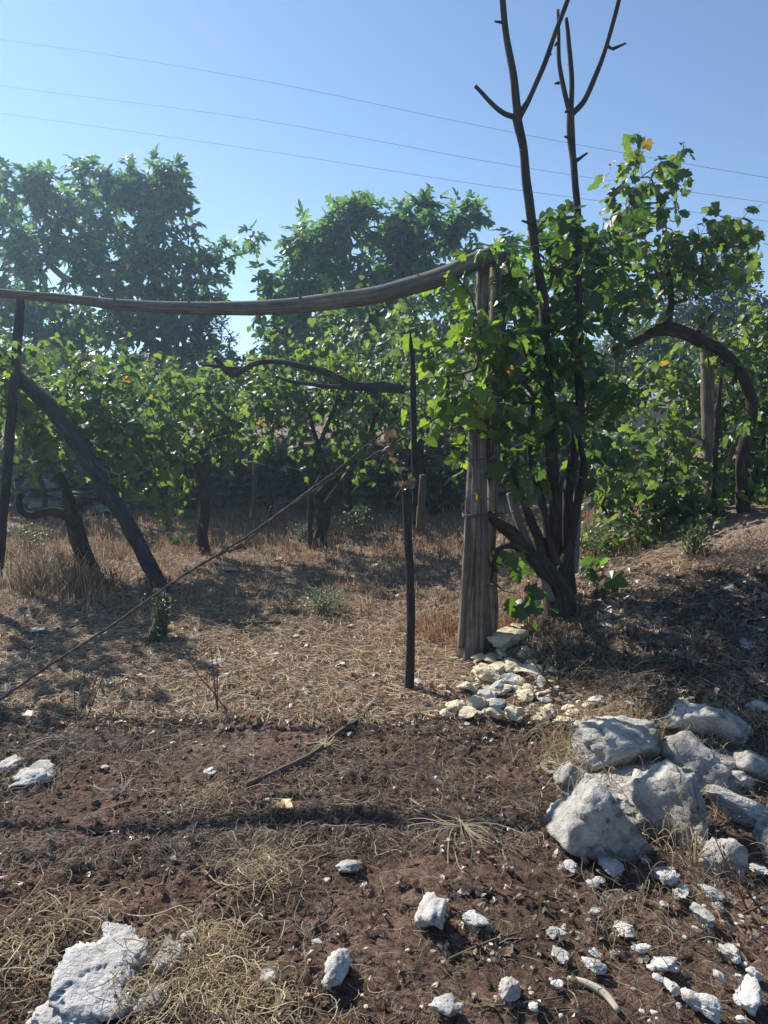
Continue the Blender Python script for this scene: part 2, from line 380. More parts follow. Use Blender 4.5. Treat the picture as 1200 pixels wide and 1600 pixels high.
# ------------------------------------------------------------------ grapevine
def vine(label, base, trunks, blobs, leaf=.11, seed=0, group=None, nobj=260, pal=GREENS, arms=True, shoot=.42, trunk_mat=None, extra=(), cat='grapevine', oddp=.008):
    """trunks: list of (pts,radii); blobs as pts_in, n = number of shoots"""
    root = empty('grapevine', base, label, cat, group); tm = trunk_mat or M_vine
    allp = []
    for q, (pts, rad) in enumerate(trunks):
        b = MB(); C, r = tube(b, pts, rad, 12, 7, .38, seed=seed+q, wob=.02, freq=.9); allp += list(C)
        b.build('trunk' if q == 0 else 'branch', tm, root)
    st, ce = pts_in(blobs); st[:, 2] = np.maximum(st[:, 2], hmac(st[:, 0], st[:, 1])+.08)
    b = MB()
    if arms and len(allp):
        A = np.array(allp); sub = st[rng.random(len(st)) < .45]
        if len(sub):
            N, ch, load = skeleton(A, sub, .18, -.05)
            for c in ch:
                q = N[c]; rr = np.clip(.0035*np.maximum(load[c], 1)**.42, .003, .016)
                if len(q) > 1: tube(b, q, rr, 5, 2, .15, caps=False)
    pos, dr, nr, sizes = [], [], [], []
    for k in range(len(st)):
        L = shoot*rng.uniform(.5, 1.3); m = max(3, int(L/.062)); d = unit(rng.normal(size=3)*.8+unit(st[k]-ce[k])*.8+np.array([0, 0, .35]))
        p = st[k].copy(); path = [p.copy()]; drp = rng.uniform(.03, .16)
        for q in range(m):
            d = unit(d+np.array([0, 0, -drp])+rng.normal(size=3)*.12); p = p+d*L/m; path.append(p.copy())
            side = unit(np.cross(d, [0, 0, 1.])+1e-6)*(1 if q % 2 else -1)
            pet = side*.55+np.array([0, 0, .35])+rng.normal(size=3)*.45
            lp = p+unit(pet)*rng.uniform(.02, .07)
            if lp[2] < hmac(lp[0], lp[1])+.03: continue
            pos.append(lp); out = unit(lp-ce[k]); 
            dr.append(unit(pet)*.5+np.array([0, 0, -.65])+out*.25+rng.normal(size=3)*.3)
            nr.append(np.array([0, 0, .75])+out*.45+rng.normal(size=3)*.5)
            sizes.append(leaf*rng.uniform(.55, 1.15)*(1-.35*q/m))
        if k % 2 == 0: tube(b, np.array(path), [.003, .0018], 3, 1, 0, caps=False)
    for (pts, rad) in extra: tube(b, pts, rad, 5, 4, .1, caps=False)
    o = b.build('cane', M_cane, root)
    if o: o['kind'] = 'stuff'
    put_leaves(root, np.array(pos), frames(np.array(dr), np.array(nr)), np.array(sizes), TG, pal, M_leaf, nobj, odd=[(.20, .13, .03), (.16, .07, .03), (.22, .2, .04)], oddp=oddp)
    return root

def tree(name, label, base, trunk, blobs, tm, pal, mat, size, per, seed=0, nobj=250, group=None, rt=.007, droop=.5, spikes=0, bark=None, cat='tree', shell=.35, maxr=.12):
    root = empty(name, base, label, cat, group); bark = bark or M_dark
    b = MB(); C, r = tube(b, trunk[0], trunk[1], 12, 6, .2, seed=seed); b.build('trunk', bark, root)
    tips, ce = pts_in(blobs, shell=shell); N, ch, load = skeleton(C, tips, .3, .08)
    b = MB()
    for c in ch:
        rr = np.clip(rt*np.maximum(load[c], 1)**.5, rt*.6, maxr)
        tube(b, N[c], rr, 6 if rr[0] > .015 else 4, 2, .1, caps=False)
    b.build('branch', bark, root)
    ex = []
    if spikes:
        b = MB(); top = tips[np.argsort(-(tips[:, 2]+rng.normal(size=len(tips))*.35))[:spikes]]
        for p in top:
            L = rng.uniform(.2, .5); e = p+np.array([rng.normal()*.08, rng.normal()*.08, L]); tube(b, [p-[0, 0, .1], (p+e)/2+rng.normal(size=3)*.02, e], [.009, .006], 5, 3, caps=False); ex += [e, p*.25+e*.75, p*.5+e*.5]
        b.build('shoot', bark, root)['kind'] = 'stuff'; tips = np.vstack([tips, ex]); ce = np.vstack([ce, np.array(ex)-[0, 0, .3]])
    n = len(tips); pos = np.repeat(tips, per, 0); out = unit(np.repeat(tips-ce, per, 0)+rng.normal(size=(n*per, 3))*.1)
    ang = rng.normal(size=(n*per, 3)); pos = pos+unit(ang)*size*rng.random((n*per, 1))*(.9 if per < 12 else 2.2)
    dr = unit(ang)*.8+out*.35+np.array([0, 0, -droop]); nr = np.array([0, 0, .8])+rng.normal(size=(n*per, 3))*.4+out*.3
    put_leaves(root, pos, frames(dr, nr), size*rng.uniform(.6, 1.2, n*per), tm, pal, mat, nobj)
    return root

# ------------------------------------------------------------------ rocks
def ico(sub):
    import bmesh
    bm = bmesh.new(); bmesh.ops.create_icosphere(bm, subdivisions=sub, radius=1)
    V = np.array([v.co[:] for v in bm.verts]); T = np.array([[v.index for v in f.verts] for f in bm.faces]); bm.free(); return V, T
ICO = {k: ico(k) for k in (1, 2, 3, 4, 5)}
def rock_shape(sub, seed, planes=11, ns=.10, slab=False):
    V, T = ICO[sub]; r_ = np.random.default_rng(seed); n = unit(r_.normal(size=(planes, 3))); off = r_.uniform(.38 if slab or sub == 2 else .5, .86 if slab or sub == 2 else 1.0, planes)
    dp = V@n.T; k = np.where(dp > .05, off/np.maximum(dp, .05), 9); rad = np.minimum(k.min(1), 1.12)
    q = V*rad[:, None]
    q = q*(1+ns*fbm(q*2.2+seed*3.7, 4, seed)[:, None]+(ns*.35*fbm(q*8+seed, 3, seed+2)[:, None] if sub > 2 else 0))
    if sub >= 3:  # broken blocks: each cell of the surface stands proud or back by its own amount
        for nc, am, wd in (((6, .05, .04), (30, .022, .02)) if slab else ((5, .13, .05), (13, .07, .04), (50, .028, .03))):
            cc = unit(r_.normal(size=(nc, 3))); o_ = r_.uniform(-am, am, nc); tilt_ = r_.normal(size=(nc, 3))*am*1.1
            w_ = V+.10*np.stack([vnoise(V*4+k*5, seed+k) for k in range(3)], 1); dd = np.sort(((w_[:, None]-cc[None])**2).sum(-1), 1); ix = ((w_[:, None]-cc[None])**2).sum(-1).argmin(1)
            gap = np.exp(-((dd[:, 1]-dd[:, 0])/wd)**2)*am*.55
            q = q*(1+o_[ix]+(tilt_[ix]*(V-cc[ix])).sum(1)-gap)[:, None]
    if sub >= 4:  # fissures and pits
        c = np.abs(fbm(q*1.9+seed*1.3, 3, seed+7)); q = q*(1-.12*np.exp(-(c/.035)**2))[:, None]
        e = np.abs(fbm(q*5+seed, 3, seed+9)); q = q*(1-.03*np.exp(-(e/.06)**2))[:, None]
    return q/np.abs(q).max(0), T
def rock(name, px, py, wpx, hpx, label, sub=3, seed=0, mat=None, rot=0., tilt=0., depth=.8, sink=.2, flat=.62, slab=False, cat='stone', group=None, ns=.10, planes=11, d=None, z=None):
    """px,py = centre of the rock in the photograph, w/h its size there; it stands on the ground"""
    g0 = G(px, py+hpx*.42) if d is None else np.array(P(px, py+hpx*.42, d)); dd = g0[1]
    W = sz(wpx, dd*1.04)/2*1.06; A = sz(hpx, dd*1.04)/2; el = math.atan2(CAMZ-g0[2], dd)
    H = min(A*flat, W*1.15)/math.cos(el); D = min(max((A*1.45-H*math.cos(el))/math.sin(el), W*.5), W*1.5)
    V, T = rock_shape(sub, seed, planes, ns, slab); V = V*np.array([W, D, H])
    a, b = R(rot), R(tilt); V = V@np.array([[math.cos(b), 0, math.sin(b)], [0, 1, 0], [-math.sin(b), 0, math.cos(b)]])@np.array([[math.cos(a), math.sin(a), 0], [-math.sin(a), math.cos(a), 0], [0, 0, 1]])
    lo = -V[:, 2].min(); c = np.array([g0[0], g0[1]+D*.7, g0[2]+lo*(1-2*sink)])
    m = MB(); m.add(V+c, T); o = m.build(name, mat or M_rock, None, sub <= 1 or sub >= 4, loc=(c[0], c[1], c[2]-lo))
    return tag(o, label, cat, group)
#PART2
def PP(l): return [P(*q) for q in l]
def rpx(l, d): return [sz(v, d)/2 for v in l]
# ------------------------------------------------------------------ far setting: dry stone wall, far trees, power lines
def dry_wall():
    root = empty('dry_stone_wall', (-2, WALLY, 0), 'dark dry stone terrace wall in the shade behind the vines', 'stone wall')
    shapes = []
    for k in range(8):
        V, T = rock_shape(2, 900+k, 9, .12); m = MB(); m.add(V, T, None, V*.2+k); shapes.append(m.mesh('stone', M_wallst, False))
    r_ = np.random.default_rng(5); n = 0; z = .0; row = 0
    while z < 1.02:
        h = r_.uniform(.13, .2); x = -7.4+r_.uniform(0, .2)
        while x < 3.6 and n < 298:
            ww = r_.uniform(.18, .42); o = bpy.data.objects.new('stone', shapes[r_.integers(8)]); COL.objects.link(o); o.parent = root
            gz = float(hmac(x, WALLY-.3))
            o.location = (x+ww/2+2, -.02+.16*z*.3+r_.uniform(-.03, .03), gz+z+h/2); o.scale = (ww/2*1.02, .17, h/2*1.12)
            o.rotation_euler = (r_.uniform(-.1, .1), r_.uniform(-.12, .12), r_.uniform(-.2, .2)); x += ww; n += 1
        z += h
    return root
dry_wall()
# tumbled boulders of the terrace at the left
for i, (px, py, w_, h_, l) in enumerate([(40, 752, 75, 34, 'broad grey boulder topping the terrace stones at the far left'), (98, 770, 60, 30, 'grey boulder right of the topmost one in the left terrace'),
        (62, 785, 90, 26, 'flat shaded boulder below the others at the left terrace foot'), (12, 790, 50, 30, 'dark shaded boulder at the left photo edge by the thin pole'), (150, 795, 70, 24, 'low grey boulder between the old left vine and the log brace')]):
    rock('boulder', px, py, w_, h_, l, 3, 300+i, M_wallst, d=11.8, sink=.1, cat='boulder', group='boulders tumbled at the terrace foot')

def cable(pts, label):
    b = MB(); tube(b, PP(pts), .009, 4, 12, caps=False); tag(b.build('power_cable', M_cable, loc=P(*pts[0])), label, 'power line', group='power lines crossing the sky')
cable([(-260, 32, 46), (60, 70, 42), (400, 125, 38), (800, 207, 35), (1200, 278, 33), (1500, 325, 32)], 'topmost thin power cable crossing the blue sky')
cable([(-260, 95, 46), (0, 134, 42), (400, 187, 38), (800, 259, 35), (1200, 317, 33), (1500, 357, 32)], 'middle thin power cable crossing the blue sky')
cable([(-260, 142, 46), (0, 177, 42), (400, 234, 38), (800, 296, 35), (1200, 346, 33), (1500, 382, 32)], 'lowest thin power cable crossing the blue sky')

def base_at(px, py): 
    q = G(px, py); return q
# figs on the upper terrace
b0 = np.array([-5.2, 18.2, float(hmac(-5.2, 18.2))])
tree('fig_tree', 'large dark fig tree rising above the horizontal pole at the left', b0, ([b0+[0, 0, -.1], b0+[.05, 0, .7], b0+[.1, 0, 1.4]], [.17, .13, .12]),
     [(50, 354, 17.3, 62, 60, 1.00, 28), (165, 354, 17.6, 90, 62, 1.25, 44), (262, 354, 17.0, 42, 62, 0.75, 25), (20, 319, 17.0, 50, 25, 0.62, 5), (60, 306, 17.0, 40, 22, 0.50, 4), (205, 304, 17.0, 40, 22, 0.50, 5), (145, 296, 17.0, 24, 20, 0.38, 3), (275, 296, 17.0, 12, 22, 0.38, 2),
      (120, 444, 17.7, 160, 85, 1.75, 158), (285, 439, 17.3, 66, 65, 1.12, 54), (345, 399, 17.0, 26, 22, 0.38, 5), (397, 370, 17.0, 8, 8, 0.12, 2), (330, 469, 17.0, 32, 25, 0.62, 5), (180, 544, 18.1, 150, 60, 1.62, 86),
      (40, 534, 18.1, 90, 80, 1.25, 54), (-120, 434, 17.7, 110, 110, 1.75, 47), (-90, 324, 17.7, 60, 50, 0.75, 6), (285, 519, 17.6, 50, 40, 1.00, 17)], TF, FIGS, M_fig, .28, 7, 3, 290, cat='fig tree', spikes=46, rt=.011, bark=M_grey)
b0 = np.array([.4, 18.0, float(hmac(.4, 18))])
tree('fig_tree', 'fig tree with lighter leaves behind the middle of the horizontal pole', b0, ([b0+[0, 0, -.1], b0+[-.1, 0, .6], b0+[-.1, 0, 1.2]], [.15, .12, .1]),
     [(458, 424, 16.5, 36, 52, 0.62, 12), (470, 372, 16.5, 20, 16, 0.25, 2), (560, 382, 16.8, 52, 42, 0.75, 16), (650, 386, 16.8, 58, 46, 0.75, 20), (720, 386, 16.6, 28, 36, 0.50, 6), (560, 344, 16.8, 30, 15, 0.38, 2), (660, 346, 16.8, 40, 14, 0.38, 2), (728, 354, 16.8, 14, 12, 0.25, 2),
      (530, 459, 17.0, 100, 60, 1.25, 73), (660, 469, 17.0, 100, 62, 1.25, 73), (425, 439, 16.8, 24, 26, 0.38, 4), (410, 469, 16.8, 14, 12, 0.25, 2), (600, 544, 17.3, 150, 50, 1.50, 59), (770, 444, 17.0, 60, 50, 0.88, 19), (455, 514, 17.0, 50, 50, 1.00, 32), (500, 414, 16.8, 50, 40, 0.62, 12), (450, 464, 16.8, 40, 30, 0.50, 14)], TF, [(.085, .155, .07), (.11, .185, .085), (.07, .13, .06), (.15, .24, .11)], M_fig, .28, 7, 4, 290, cat='fig tree', spikes=46, rt=.011, bark=M_grey)
# smaller trees further back
def bg_tree(name, label, px, d, blobs, pal, size, per, seed, cat='tree', tm=TS, group=None, nobj=0):
    x = P(px, 650, d)[0]; b0 = np.array([x, d, float(hmac(x, d))]); top = P(blobs[0][0], blobs[0][1], d); hh = max(.6, (top[2]-b0[2])*.5)
    tree(name, label, b0, ([b0+[0, 0, -.1], b0+[.05, 0, hh*.6], b0+[0, 0, hh]], [.13, .10, .08]), blobs, tm, pal, M_small, size, per, seed, nobj, group, .006, .1, cat=cat)
bg_tree('olive_tree', 'small grey green olive tree in the gap between the two fig trees', 335, 17, [(332, 530, 17, 34, 36, .6, 40), (320, 575, 17, 60, 40, .7, 40)], OLIVE, .07, 26, 5, 'olive tree')
bg_tree('olive_tree', 'pale low olive tree right of the small one under the pole', 420, 19, [(430, 590, 19, 60, 32, .8, 55), (385, 600, 19, 40, 26, .6, 30)], OLIVE, .08, 24, 6, 'olive tree')
bg_tree('oak_tree', 'dense dark tree at the far right behind the vine arch', 1120, 24, [(1115, 470, 24, 60, 60, 1.4, 95), (1170, 520, 24, 60, 50, 1.4, 80), (1050, 520, 24, 70, 60, 1.4, 90), (1130, 425, 24, 36, 28, .8, 30), (1230, 520, 24, 50, 60, 1.2, 50), (1110, 580, 24, 120, 50, 1.4, 110)], [(.05, .075, .03), (.065, .09, .035), (.04, .06, .025)], .17, 26, 7, 'tree')
bg_tree('oak_tree', 'rounded green tree behind the gap under the vine arch', 1000, 19, [(1010, 555, 19, 80, 40, 1, 100), (950, 590, 19, 80, 34, 1, 80)], [(.07, .10, .035), (.085, .12, .04)], .15, 26, 8)
for k, (px, d, ry, py) in enumerate([(-150, 30, 60, 590), (60, 31, 50, 600), (240, 33, 45, 600), (520, 32, 46, 590), (700, 30, 50, 580), (860, 31, 60, 560), (1290, 30, 70, 560)]):
    bg_tree('distant_tree', ['distant bushy tree beyond the left photo edge', 'distant bushy tree behind the large dark fig', 'distant bushy tree behind the right half of the dark fig', 'distant bushy tree behind the lighter fig', 'distant bushy tree behind the pole joint', 'distant bushy tree behind the bare saplings', 'distant bushy tree beyond the right photo edge'][k], px, d, [(px, py, d, 110, ry, 1.8, 110), (px+70, py+20, d, 80, ry*.7, 1.5, 60)], DARKS+OLIVE, .16, 22, 20+k, group='distant trees behind the terraces')
# bank and pale field wall seen through the vines at the right
b = MB()
for k in range(2):
    pass
def pale_bank():
    n1, n2 = 90, 22; u = np.linspace(0, 1, n1)[:, None]; v = np.linspace(0, 1, n2)[None]
    x = 2.6+7.5*u+0*v; base = hmac(x, 15.9+0*x); top = P(1000, 636, 16)[2]+.12*fbm(np.stack([x*1.3, x*0, x*0], -1), 3, 5)
    z = base-.1+(top-base+.1)*v; p = np.stack([x, z*0, z], -1)
    y = 15.9+.5*v+.22*fbm(p*2.2, 4, 8)+.05*fbm(p*9, 3, 4)
    front = np.stack([x, y, z], -1).reshape(-1, 3); back = np.stack([x[:, -1], y[:, -1]+1.6, z[:, -1]-.05], -1)
    V = np.vstack([front, back]); i = (np.arange(n1-1)[:, None]*n2+np.arange(n2-1)[None]).ravel()
    T = [np.stack([i, i+n2, i+n2+1], -1), np.stack([i, i+n2+1, i+1], -1)]
    j = np.arange(n1-1); e = j*n2+n2-1; f = n1*n2+j; T += [np.stack([e, e+n2, f+1], -1), np.stack([e, f+1, f], -1)]
    m = MB(); m.add(V, np.concatenate(T)); n = NT('pale_earth_bank'); tc = n.attr('tc').outputs['Vector']
    c = n.ramp(n.noise(tc, 2.5, 6, .7), [(.3, (.26, .17, .11)), (.55, (.46, .34, .24)), (.75, (.55, .44, .33))])
    tag(m.build('earth_bank', n.fin(n.bsdf(c, .95, n.bump(n.noise(tc, 9, 6), .05)))), 'pale ochre earth bank seen through the vines at the right', 'earth bank')
pale_bank()

# ------------------------------------------------------------------ pergola posts, beams and stakes
pb = G(737, 1022); D0 = pb[1]
def post(name, label, cat, path, rad, mat, sides=14, rough=.16, sq=None, seed=0, wob=.006, group=None):
    C0 = P(*path[0]) if len(path[0]) == 3 else path[0]; pts = [C0]+PP(path[1:])
    root = empty(name, C0, label, cat, group); b = MB(); C, r = tube(b, pts, rad, sides, 8, rough, seed=seed, sq=sq, wob=wob)
    b.build('shaft', mat, root); return root, C
def ring(root, px, py, d, r, mat, name='wire_tie', turns=2, tail=True):
    b = MB(); c = P(px, py, d); pts = []
    for t in np.linspace(0, 2*math.pi*turns, 14*turns): pts.append(c+np.array([math.cos(t)*r, math.sin(t)*r*.8, .012*t/6.28+.006*math.sin(3*t)]))
    if tail: pts += [pts[-1]+np.array([.05, -.02, -.02]), pts[-1]+np.array([.09, -.03, .015])]
    tube(b, pts, .004, 5, 1, caps=False); b.build(name, mat, root)
d = D0
r1, _ = post('wooden_post', 'thick weathered grey brown post with deep splits standing by the stone heap', 'post', [(737, 1030, d), (737, 960, d), (740, 880, d), (743, 760, d), (744, 700, d+.02), (742, 650, d+.03), (744, 628, d+.03)], rpx([46, 37, 35, 32, 26, 21, 11], d), M_post, 26, .26, seed=2)
ring(r1, 751, 807, d-.01, .118, M_wire); ring(r1, 752, 720, d-.01, .09, M_wire, turns=1)
# split slivers of the old post
b = MB()
for (x0, y0, x1, y1, w0) in [(752, 1018, 753, 740, 10), (720, 1012, 729, 800, 9), (744, 1015, 748, 690, 8)]:
    tube(b, PP([(x0, y0, d-.07), ((x0+x1)/2+2, (y0+y1)/2, d-.085), (x1, y1, d-.05)]), rpx([w0, w0, 3], d), 8, 8, .3, seed=x0, wob=.004)
b.build('split_fibre', M_post, r1)
r2, _ = post('squared_post', 'slim squared timber strapped right of the thick split post', 'post', [(762, 1018, d+.05), (759, 940, d+.05), (755, 820, d+.06), (752, 700, d+.07), (752, 560, d+.09), (753, 470, d+.1), (756, 402, d+.1)], rpx([20, 19, 18, 18, 24, 24, 24], d), M_post, 16, .05, sq=.75, seed=5, wob=.003)
ring(r2, 761, 916, d+.05, .06, M_wire, turns=1, tail=False)
post('old_trunk_post', 'flaking barked post end standing behind the squared timber at the pole joint', 'post', [(770, 1000, d+.22), (768, 800, d+.25), (775, 600, d+.26), (778, 480, d+.25), (783, 396, d+.25)], rpx([18, 17, 22, 26, 30], d), M_post, 14, .30, seed=9, wob=.02)
r4, _ = post('horizontal_pole', 'long sagging peeled pole lying across the view on top of the posts', 'pole', [(768, 398, d+.0), (735, 412, d-.02), (690, 432, d), (600, 458, d+.06), (520, 470, d+.1), (430, 479, d+.15), (320, 482, d+.22), (200, 476, d+.3), (100, 467, d+.36), (0, 458, d+.42), (-120, 448, d+.5), (-320, 440, d+.6)], rpx([24, 26, 27, 26, 25, 23, 20, 17, 15, 14, 13, 11], d+.1), M_beam, 16, .07, seed=6, wob=.008)
ring(r4, 748, 416, d+.03, .10, M_wire, turns=3)
b = MB()
for (px, py, dd) in [(470, 462, .1), (655, 432, .0), (297, 473, .22), (180, 466, .3)]:
    tube(b, [P(px, py+6, d+dd), P(px-3, py-4, d+dd)], [.012, .006], 6, 2, .2)
b.build('twig_stub', M_beam, r4)
post('leaning_pole', 'thin dark upright pole ending under the horizontal pole at the far left', 'pole', [(-4, 915, 7.0), (6, 800, 7.0), (14, 700, 7.0), (22, 600, 7.0), (30, 500, 7.0), (32, 462, 7.0)], rpx([13, 14, 14, 15, 14, 11], 7.0), M_dark, 12, .12, seed=8, wob=.008)
lb = G(262, 930)
post('log_brace', 'heavy dark log leaning diagonally down to the ground at the left', 'log', [(258, 934, lb[1]), (238, 895, lb[1]+.05), (196, 812, lb[1]+.2), (140, 725, lb[1]+.4), (80, 640, lb[1]+.6), (20, 580, lb[1]+.8), (-50, 500, lb[1]+1.0)], rpx([30, 22, 24, 26, 26, 26, 26], lb[1]), M_dark, 16, .30, seed=12, wob=.015)
q = G(247, 1000); post('mossy_stump', 'short mossy dark stump at the foot of the leaning log', 'stump', [(246, 1006, q[1]), (250, 970, q[1]+.12), (256, 935, q[1]+.25)], rpx([34, 26, 22], q[1]), M_dark, 12, .35, seed=13, wob=.02)
sb = G(640, 1074); ds = sb[1]
r6, _ = post('wooden_stake', 'straight slim stake standing alone left of the thick post', 'stake', [(640, 1078, ds), (642, 980, ds), (640, 900, ds), (636, 820, ds), (633, 760, ds), (632, 742, ds)], rpx([16, 14, 14, 13, 12, 12], ds), M_dark, 10, .12, seed=14, wob=.006)
post('thin_cane', 'pointed dark cane bound upright above the slim stake', 'cane', [(648, 790, ds+.03), (648, 720, ds+.03), (646, 640, ds+.03), (645, 580, ds+.03), (642, 540, ds+.03), (641, 519, ds+.03)], rpx([9, 10, 10, 9, 7, 2], ds), M_dark, 8, .12, seed=15, wob=.005)
# dead knot of leaves where cane and stake are bound
def dead_bunch(label, px, py, dd, rx, ry, n, size, cat='dead leaves', name='dead_leaf_bunch', pal=[(.22, .16, .11), (.15, .11, .08), (.3, .24, .18)], group=None):
    c = P(px, py, dd); root = empty(name, c, label, cat, group); q = c+unit(rng.normal(size=(n, 3)))*rng.random((n, 1))*np.array([sz(rx, dd), sz(rx, dd)*.7, sz(ry, dd)])
    put_leaves(root, q, frames(rng.normal(size=(n, 3))*.6+np.array([0, 0, -1]), rng.normal(size=(n, 3))), size*rng.uniform(.5, 1.1, n), TG, pal, M_dry, 60)
    b = MB()
    for k in range(4): tube(b, [c, c+rng.normal(size=3)*.06, q[k]], [.003, .002], 4, 3, caps=False)
    b.build('stem', M_cane, root)
dead_bunch('shrivelled grey leaves knotted on the head of the slim stake', 634, 752, ds-.02, 18, 9, 12, .045)
dead_bunch('dry curled leaves hanging on the thin cane above the stake', 610, 690, ds+.1, 14, 34, 10, .055)
dead_bunch('red brown withered leaves clinging to the top of the thick post', 748, 645, d-.1, 16, 26, 22, .06, pal=[(.40, .09, .05), (.25, .10, .07), (.16, .10, .08)])

# twisted guy wire
root = empty('guy_wire', G(5, 1094), 'twisted two strand guy wire running diagonally down to the lower left ground', 'wire')
b = MB(); line = [(-60, 1130, 3.9), (0, 1094, 4.0), (120, 1012, 4.15), (230, 938, 4.3), (330, 872, 4.42)]
l1 = line+[(420, 812, 4.55), (520, 738, 4.7), (600, 676, 4.8), (645, 640, 4.86)]; l2 = line+[(385, 848, 4.5), (450, 792, 4.58), (560, 726, 4.72), (640, 680, 4.8), (700, 640, D0-.02)]
for q, (l, ph) in enumerate([(l1, 0), (l2, math.pi)]):  # two strands of one wire
    C, _r = smoothpath(PP(l), .004, 40); L = np.linspace(0, 1, len(C)); tw = L*2*math.pi*34+ph
    off = .010*np.stack([np.cos(tw)*.7, np.sin(tw), np.cos(tw)*.7], 1)+.02*np.stack([fbm(C*2.5+q*(L[:, None] > .55)*5, 2, 71+0*q)]*3, 1)*np.array([0, 0, 1])
    b2 = MB(); tube(b2, C+off, np.full(len(C), .0068), 6, raw=True, caps=False); b2.build('strand', M_rope, root)
b2 = MB(); tube(b2, PP([(366, 856, 4.47), (376, 853, 4.47), (385, 858, 4.47)]), [.006, .014, .006], 8, 4, .2); b2.build('knot', M_rope, root)
for (x0, y0, dd, x1, y1) in [(470, 776, 4.6, 500, 742), (520, 738, 4.7, 505, 702), (590, 705, 4.75, 622, 698), (430, 806, 4.56, 462, 812), (560, 726, 4.72, 566, 690)]:
    b2 = MB(); tube(b2, [P(x0, y0, dd), P((x0+x1)/2+4, (y0+y1)/2+3, dd-.03), P(x1, y1, dd+.02)], [.006, .003], 5, 4, .2, caps=False); b2.build('twig', M_rope, root)

# ------------------------------------------------------------------ the two bare forked saplings
tb = G(880, 950); dt = tb[1]
def sapling(label, stem, srad, forks, stubs, seed):
    root = empty('bare_sapling', P(*stem[0]), label, 'dead tree')
    b = MB(); tube(b, PP(stem), rpx(srad, dt), 12, 8, .30, seed=seed, wob=.02); b.build('trunk', M_dark, root)
    for k, (f, fr) in enumerate(forks):
        b = MB(); tube(b, PP(f), rpx(fr, dt), 9, 7, .30, seed=seed+k+1, wob=.014)
        for (x, y, dd, x2, y2) in stubs[k]: tube(b, [P(x, y, dd), P(x2, y2, dd-.02)], [.012, .006], 6, 2, .2)
        b.build('branch', M_dark, root)
    b = MB()
    for (x, y, dd, x2, y2) in stubs[-1]: tube(b, [P(x, y, dd), P(x2, y2, dd-.03)], [.016, .006], 6, 2, .2)
    b.build('twig_stub', M_dark, root)
u = dt
sapling('left of two tall bare saplings, forking into three near the top', [(880, 955, u), (872, 860, u), (866, 760, u-.02), (858, 660, u-.05), (853, 560, u-.1), (846, 450, u-.12), (830, 310, u-.15), (818, 230, u-.18), (809, 182, u-.2)], [27, 21, 18, 17, 16, 15, 12, 11, 13],
    [([(809, 186, u-.2), (803, 130, u-.2), (796, 80, u-.2), (789, 30, u-.2), (784, -20, u-.2), (780, -70, u-.2)], [13, 11, 10, 9, 8, 5]),
     ([(811, 182, u-.2), (830, 150, u-.22), (848, 105, u-.25), (866, 55, u-.28), (886, 2, u-.3), (905, -55, u-.32)], [9, 8, 8, 7, 6, 4]),
     ([(807, 183, u-.2), (788, 177, u-.18), (765, 160, u-.16), (743, 137, u-.14)], [8, 7, 6, 5])],
    [[(788, 36, u-.2, 773, 34)], [(857, 80, u-.26, 861, 86)], [], [(815, 236, u-.18, 824, 234), (836, 352, u-.15, 815, 345), (838, 415, u-.13, 846, 407)]], 40)
sapling('right of two tall bare saplings, with three upright prongs', [(892, 950, u+.12), (884, 860, u+.12), (888, 760, u+.1), (902, 660, u+.08), (906, 560, u+.05), (903, 450, u+.05), (899, 340, u), (897, 250, u), (891, 175, u)], [24, 18, 16, 15, 13, 12, 11, 10, 12],
    [([(888, 175, u), (880, 140, u), (872, 95, u), (870, 50, u), (869, 14, u)], [8, 7, 6, 5, 4]),
     ([(892, 178, u), (893, 130, u), (889, 75, u), (884, 28, u)], [8, 8, 7, 5]),
     ([(895, 178, u), (912, 158, u-.03), (930, 118, u-.05), (950, 65, u-.08), (968, 0, u-.1), (980, -50, u-.12)], [9, 8, 7, 6, 6, 4])],
    [[(870, 68, u, 867, 72), (873, 130, u, 867, 131)], [(889, 100, u, 893, 106)], [(948, 72, u-.08, 958, 78), (957, 77, u-.08, 978, 68)], [(893, 216, u, 882, 214), (896, 255, u, 918, 239), (888, 172, u, 883, 176)]], 50)
# ------------------------------------------------------------------ vines (back to front)
LV = GREENS
def tr(l, w): return (PP(l), rpx(w, l[0][2]))
def vg(px, py, dy=0): q = G(px, py); return q[1]
# back row in front of the terrace wall
for k, (px, d2, n) in enumerate([(-60, 11.6, 40), (70, 11.4, 44), (190, 11.2, 44), (300, 11.5, 44), (420, 11.2, 42), (540, 11.3, 44), (650, 11.0, 44), (760, 11.2, 46), (900, 11.6, 44), (1130, 11.4, 44)]):
    gx = P(px, 810, d2)[0]; bb = np.array([gx, d2, float(hmac(gx, d2))])
    vine(['back row vine cut by the left photo edge', 'back row vine behind the thin left pole', 'back row vine behind the log brace', 'back row vine behind the slim bent trunk', 'back row vine behind the plain straight stake', 'back row vine behind the forked middle trunk', 'back row vine behind the lone slim stake', 'back row vine behind the thick post', 'back row vine behind the bare saplings', 'back row vine behind the grey arch post'][k], bb, [([bb, bb+[.03, 0, .4], bb+[-.05, .03, .8], bb+[.1, 0, 1.2]], [.05, .035, .03, .02])],
         [(px, 625, d2, 75, 42, .6, n), (px+30, 665, d2, 60, 28, .4, n//3)], .12, 60+k, 'back row vines before the terrace wall', 50, LV, shoot=.5)
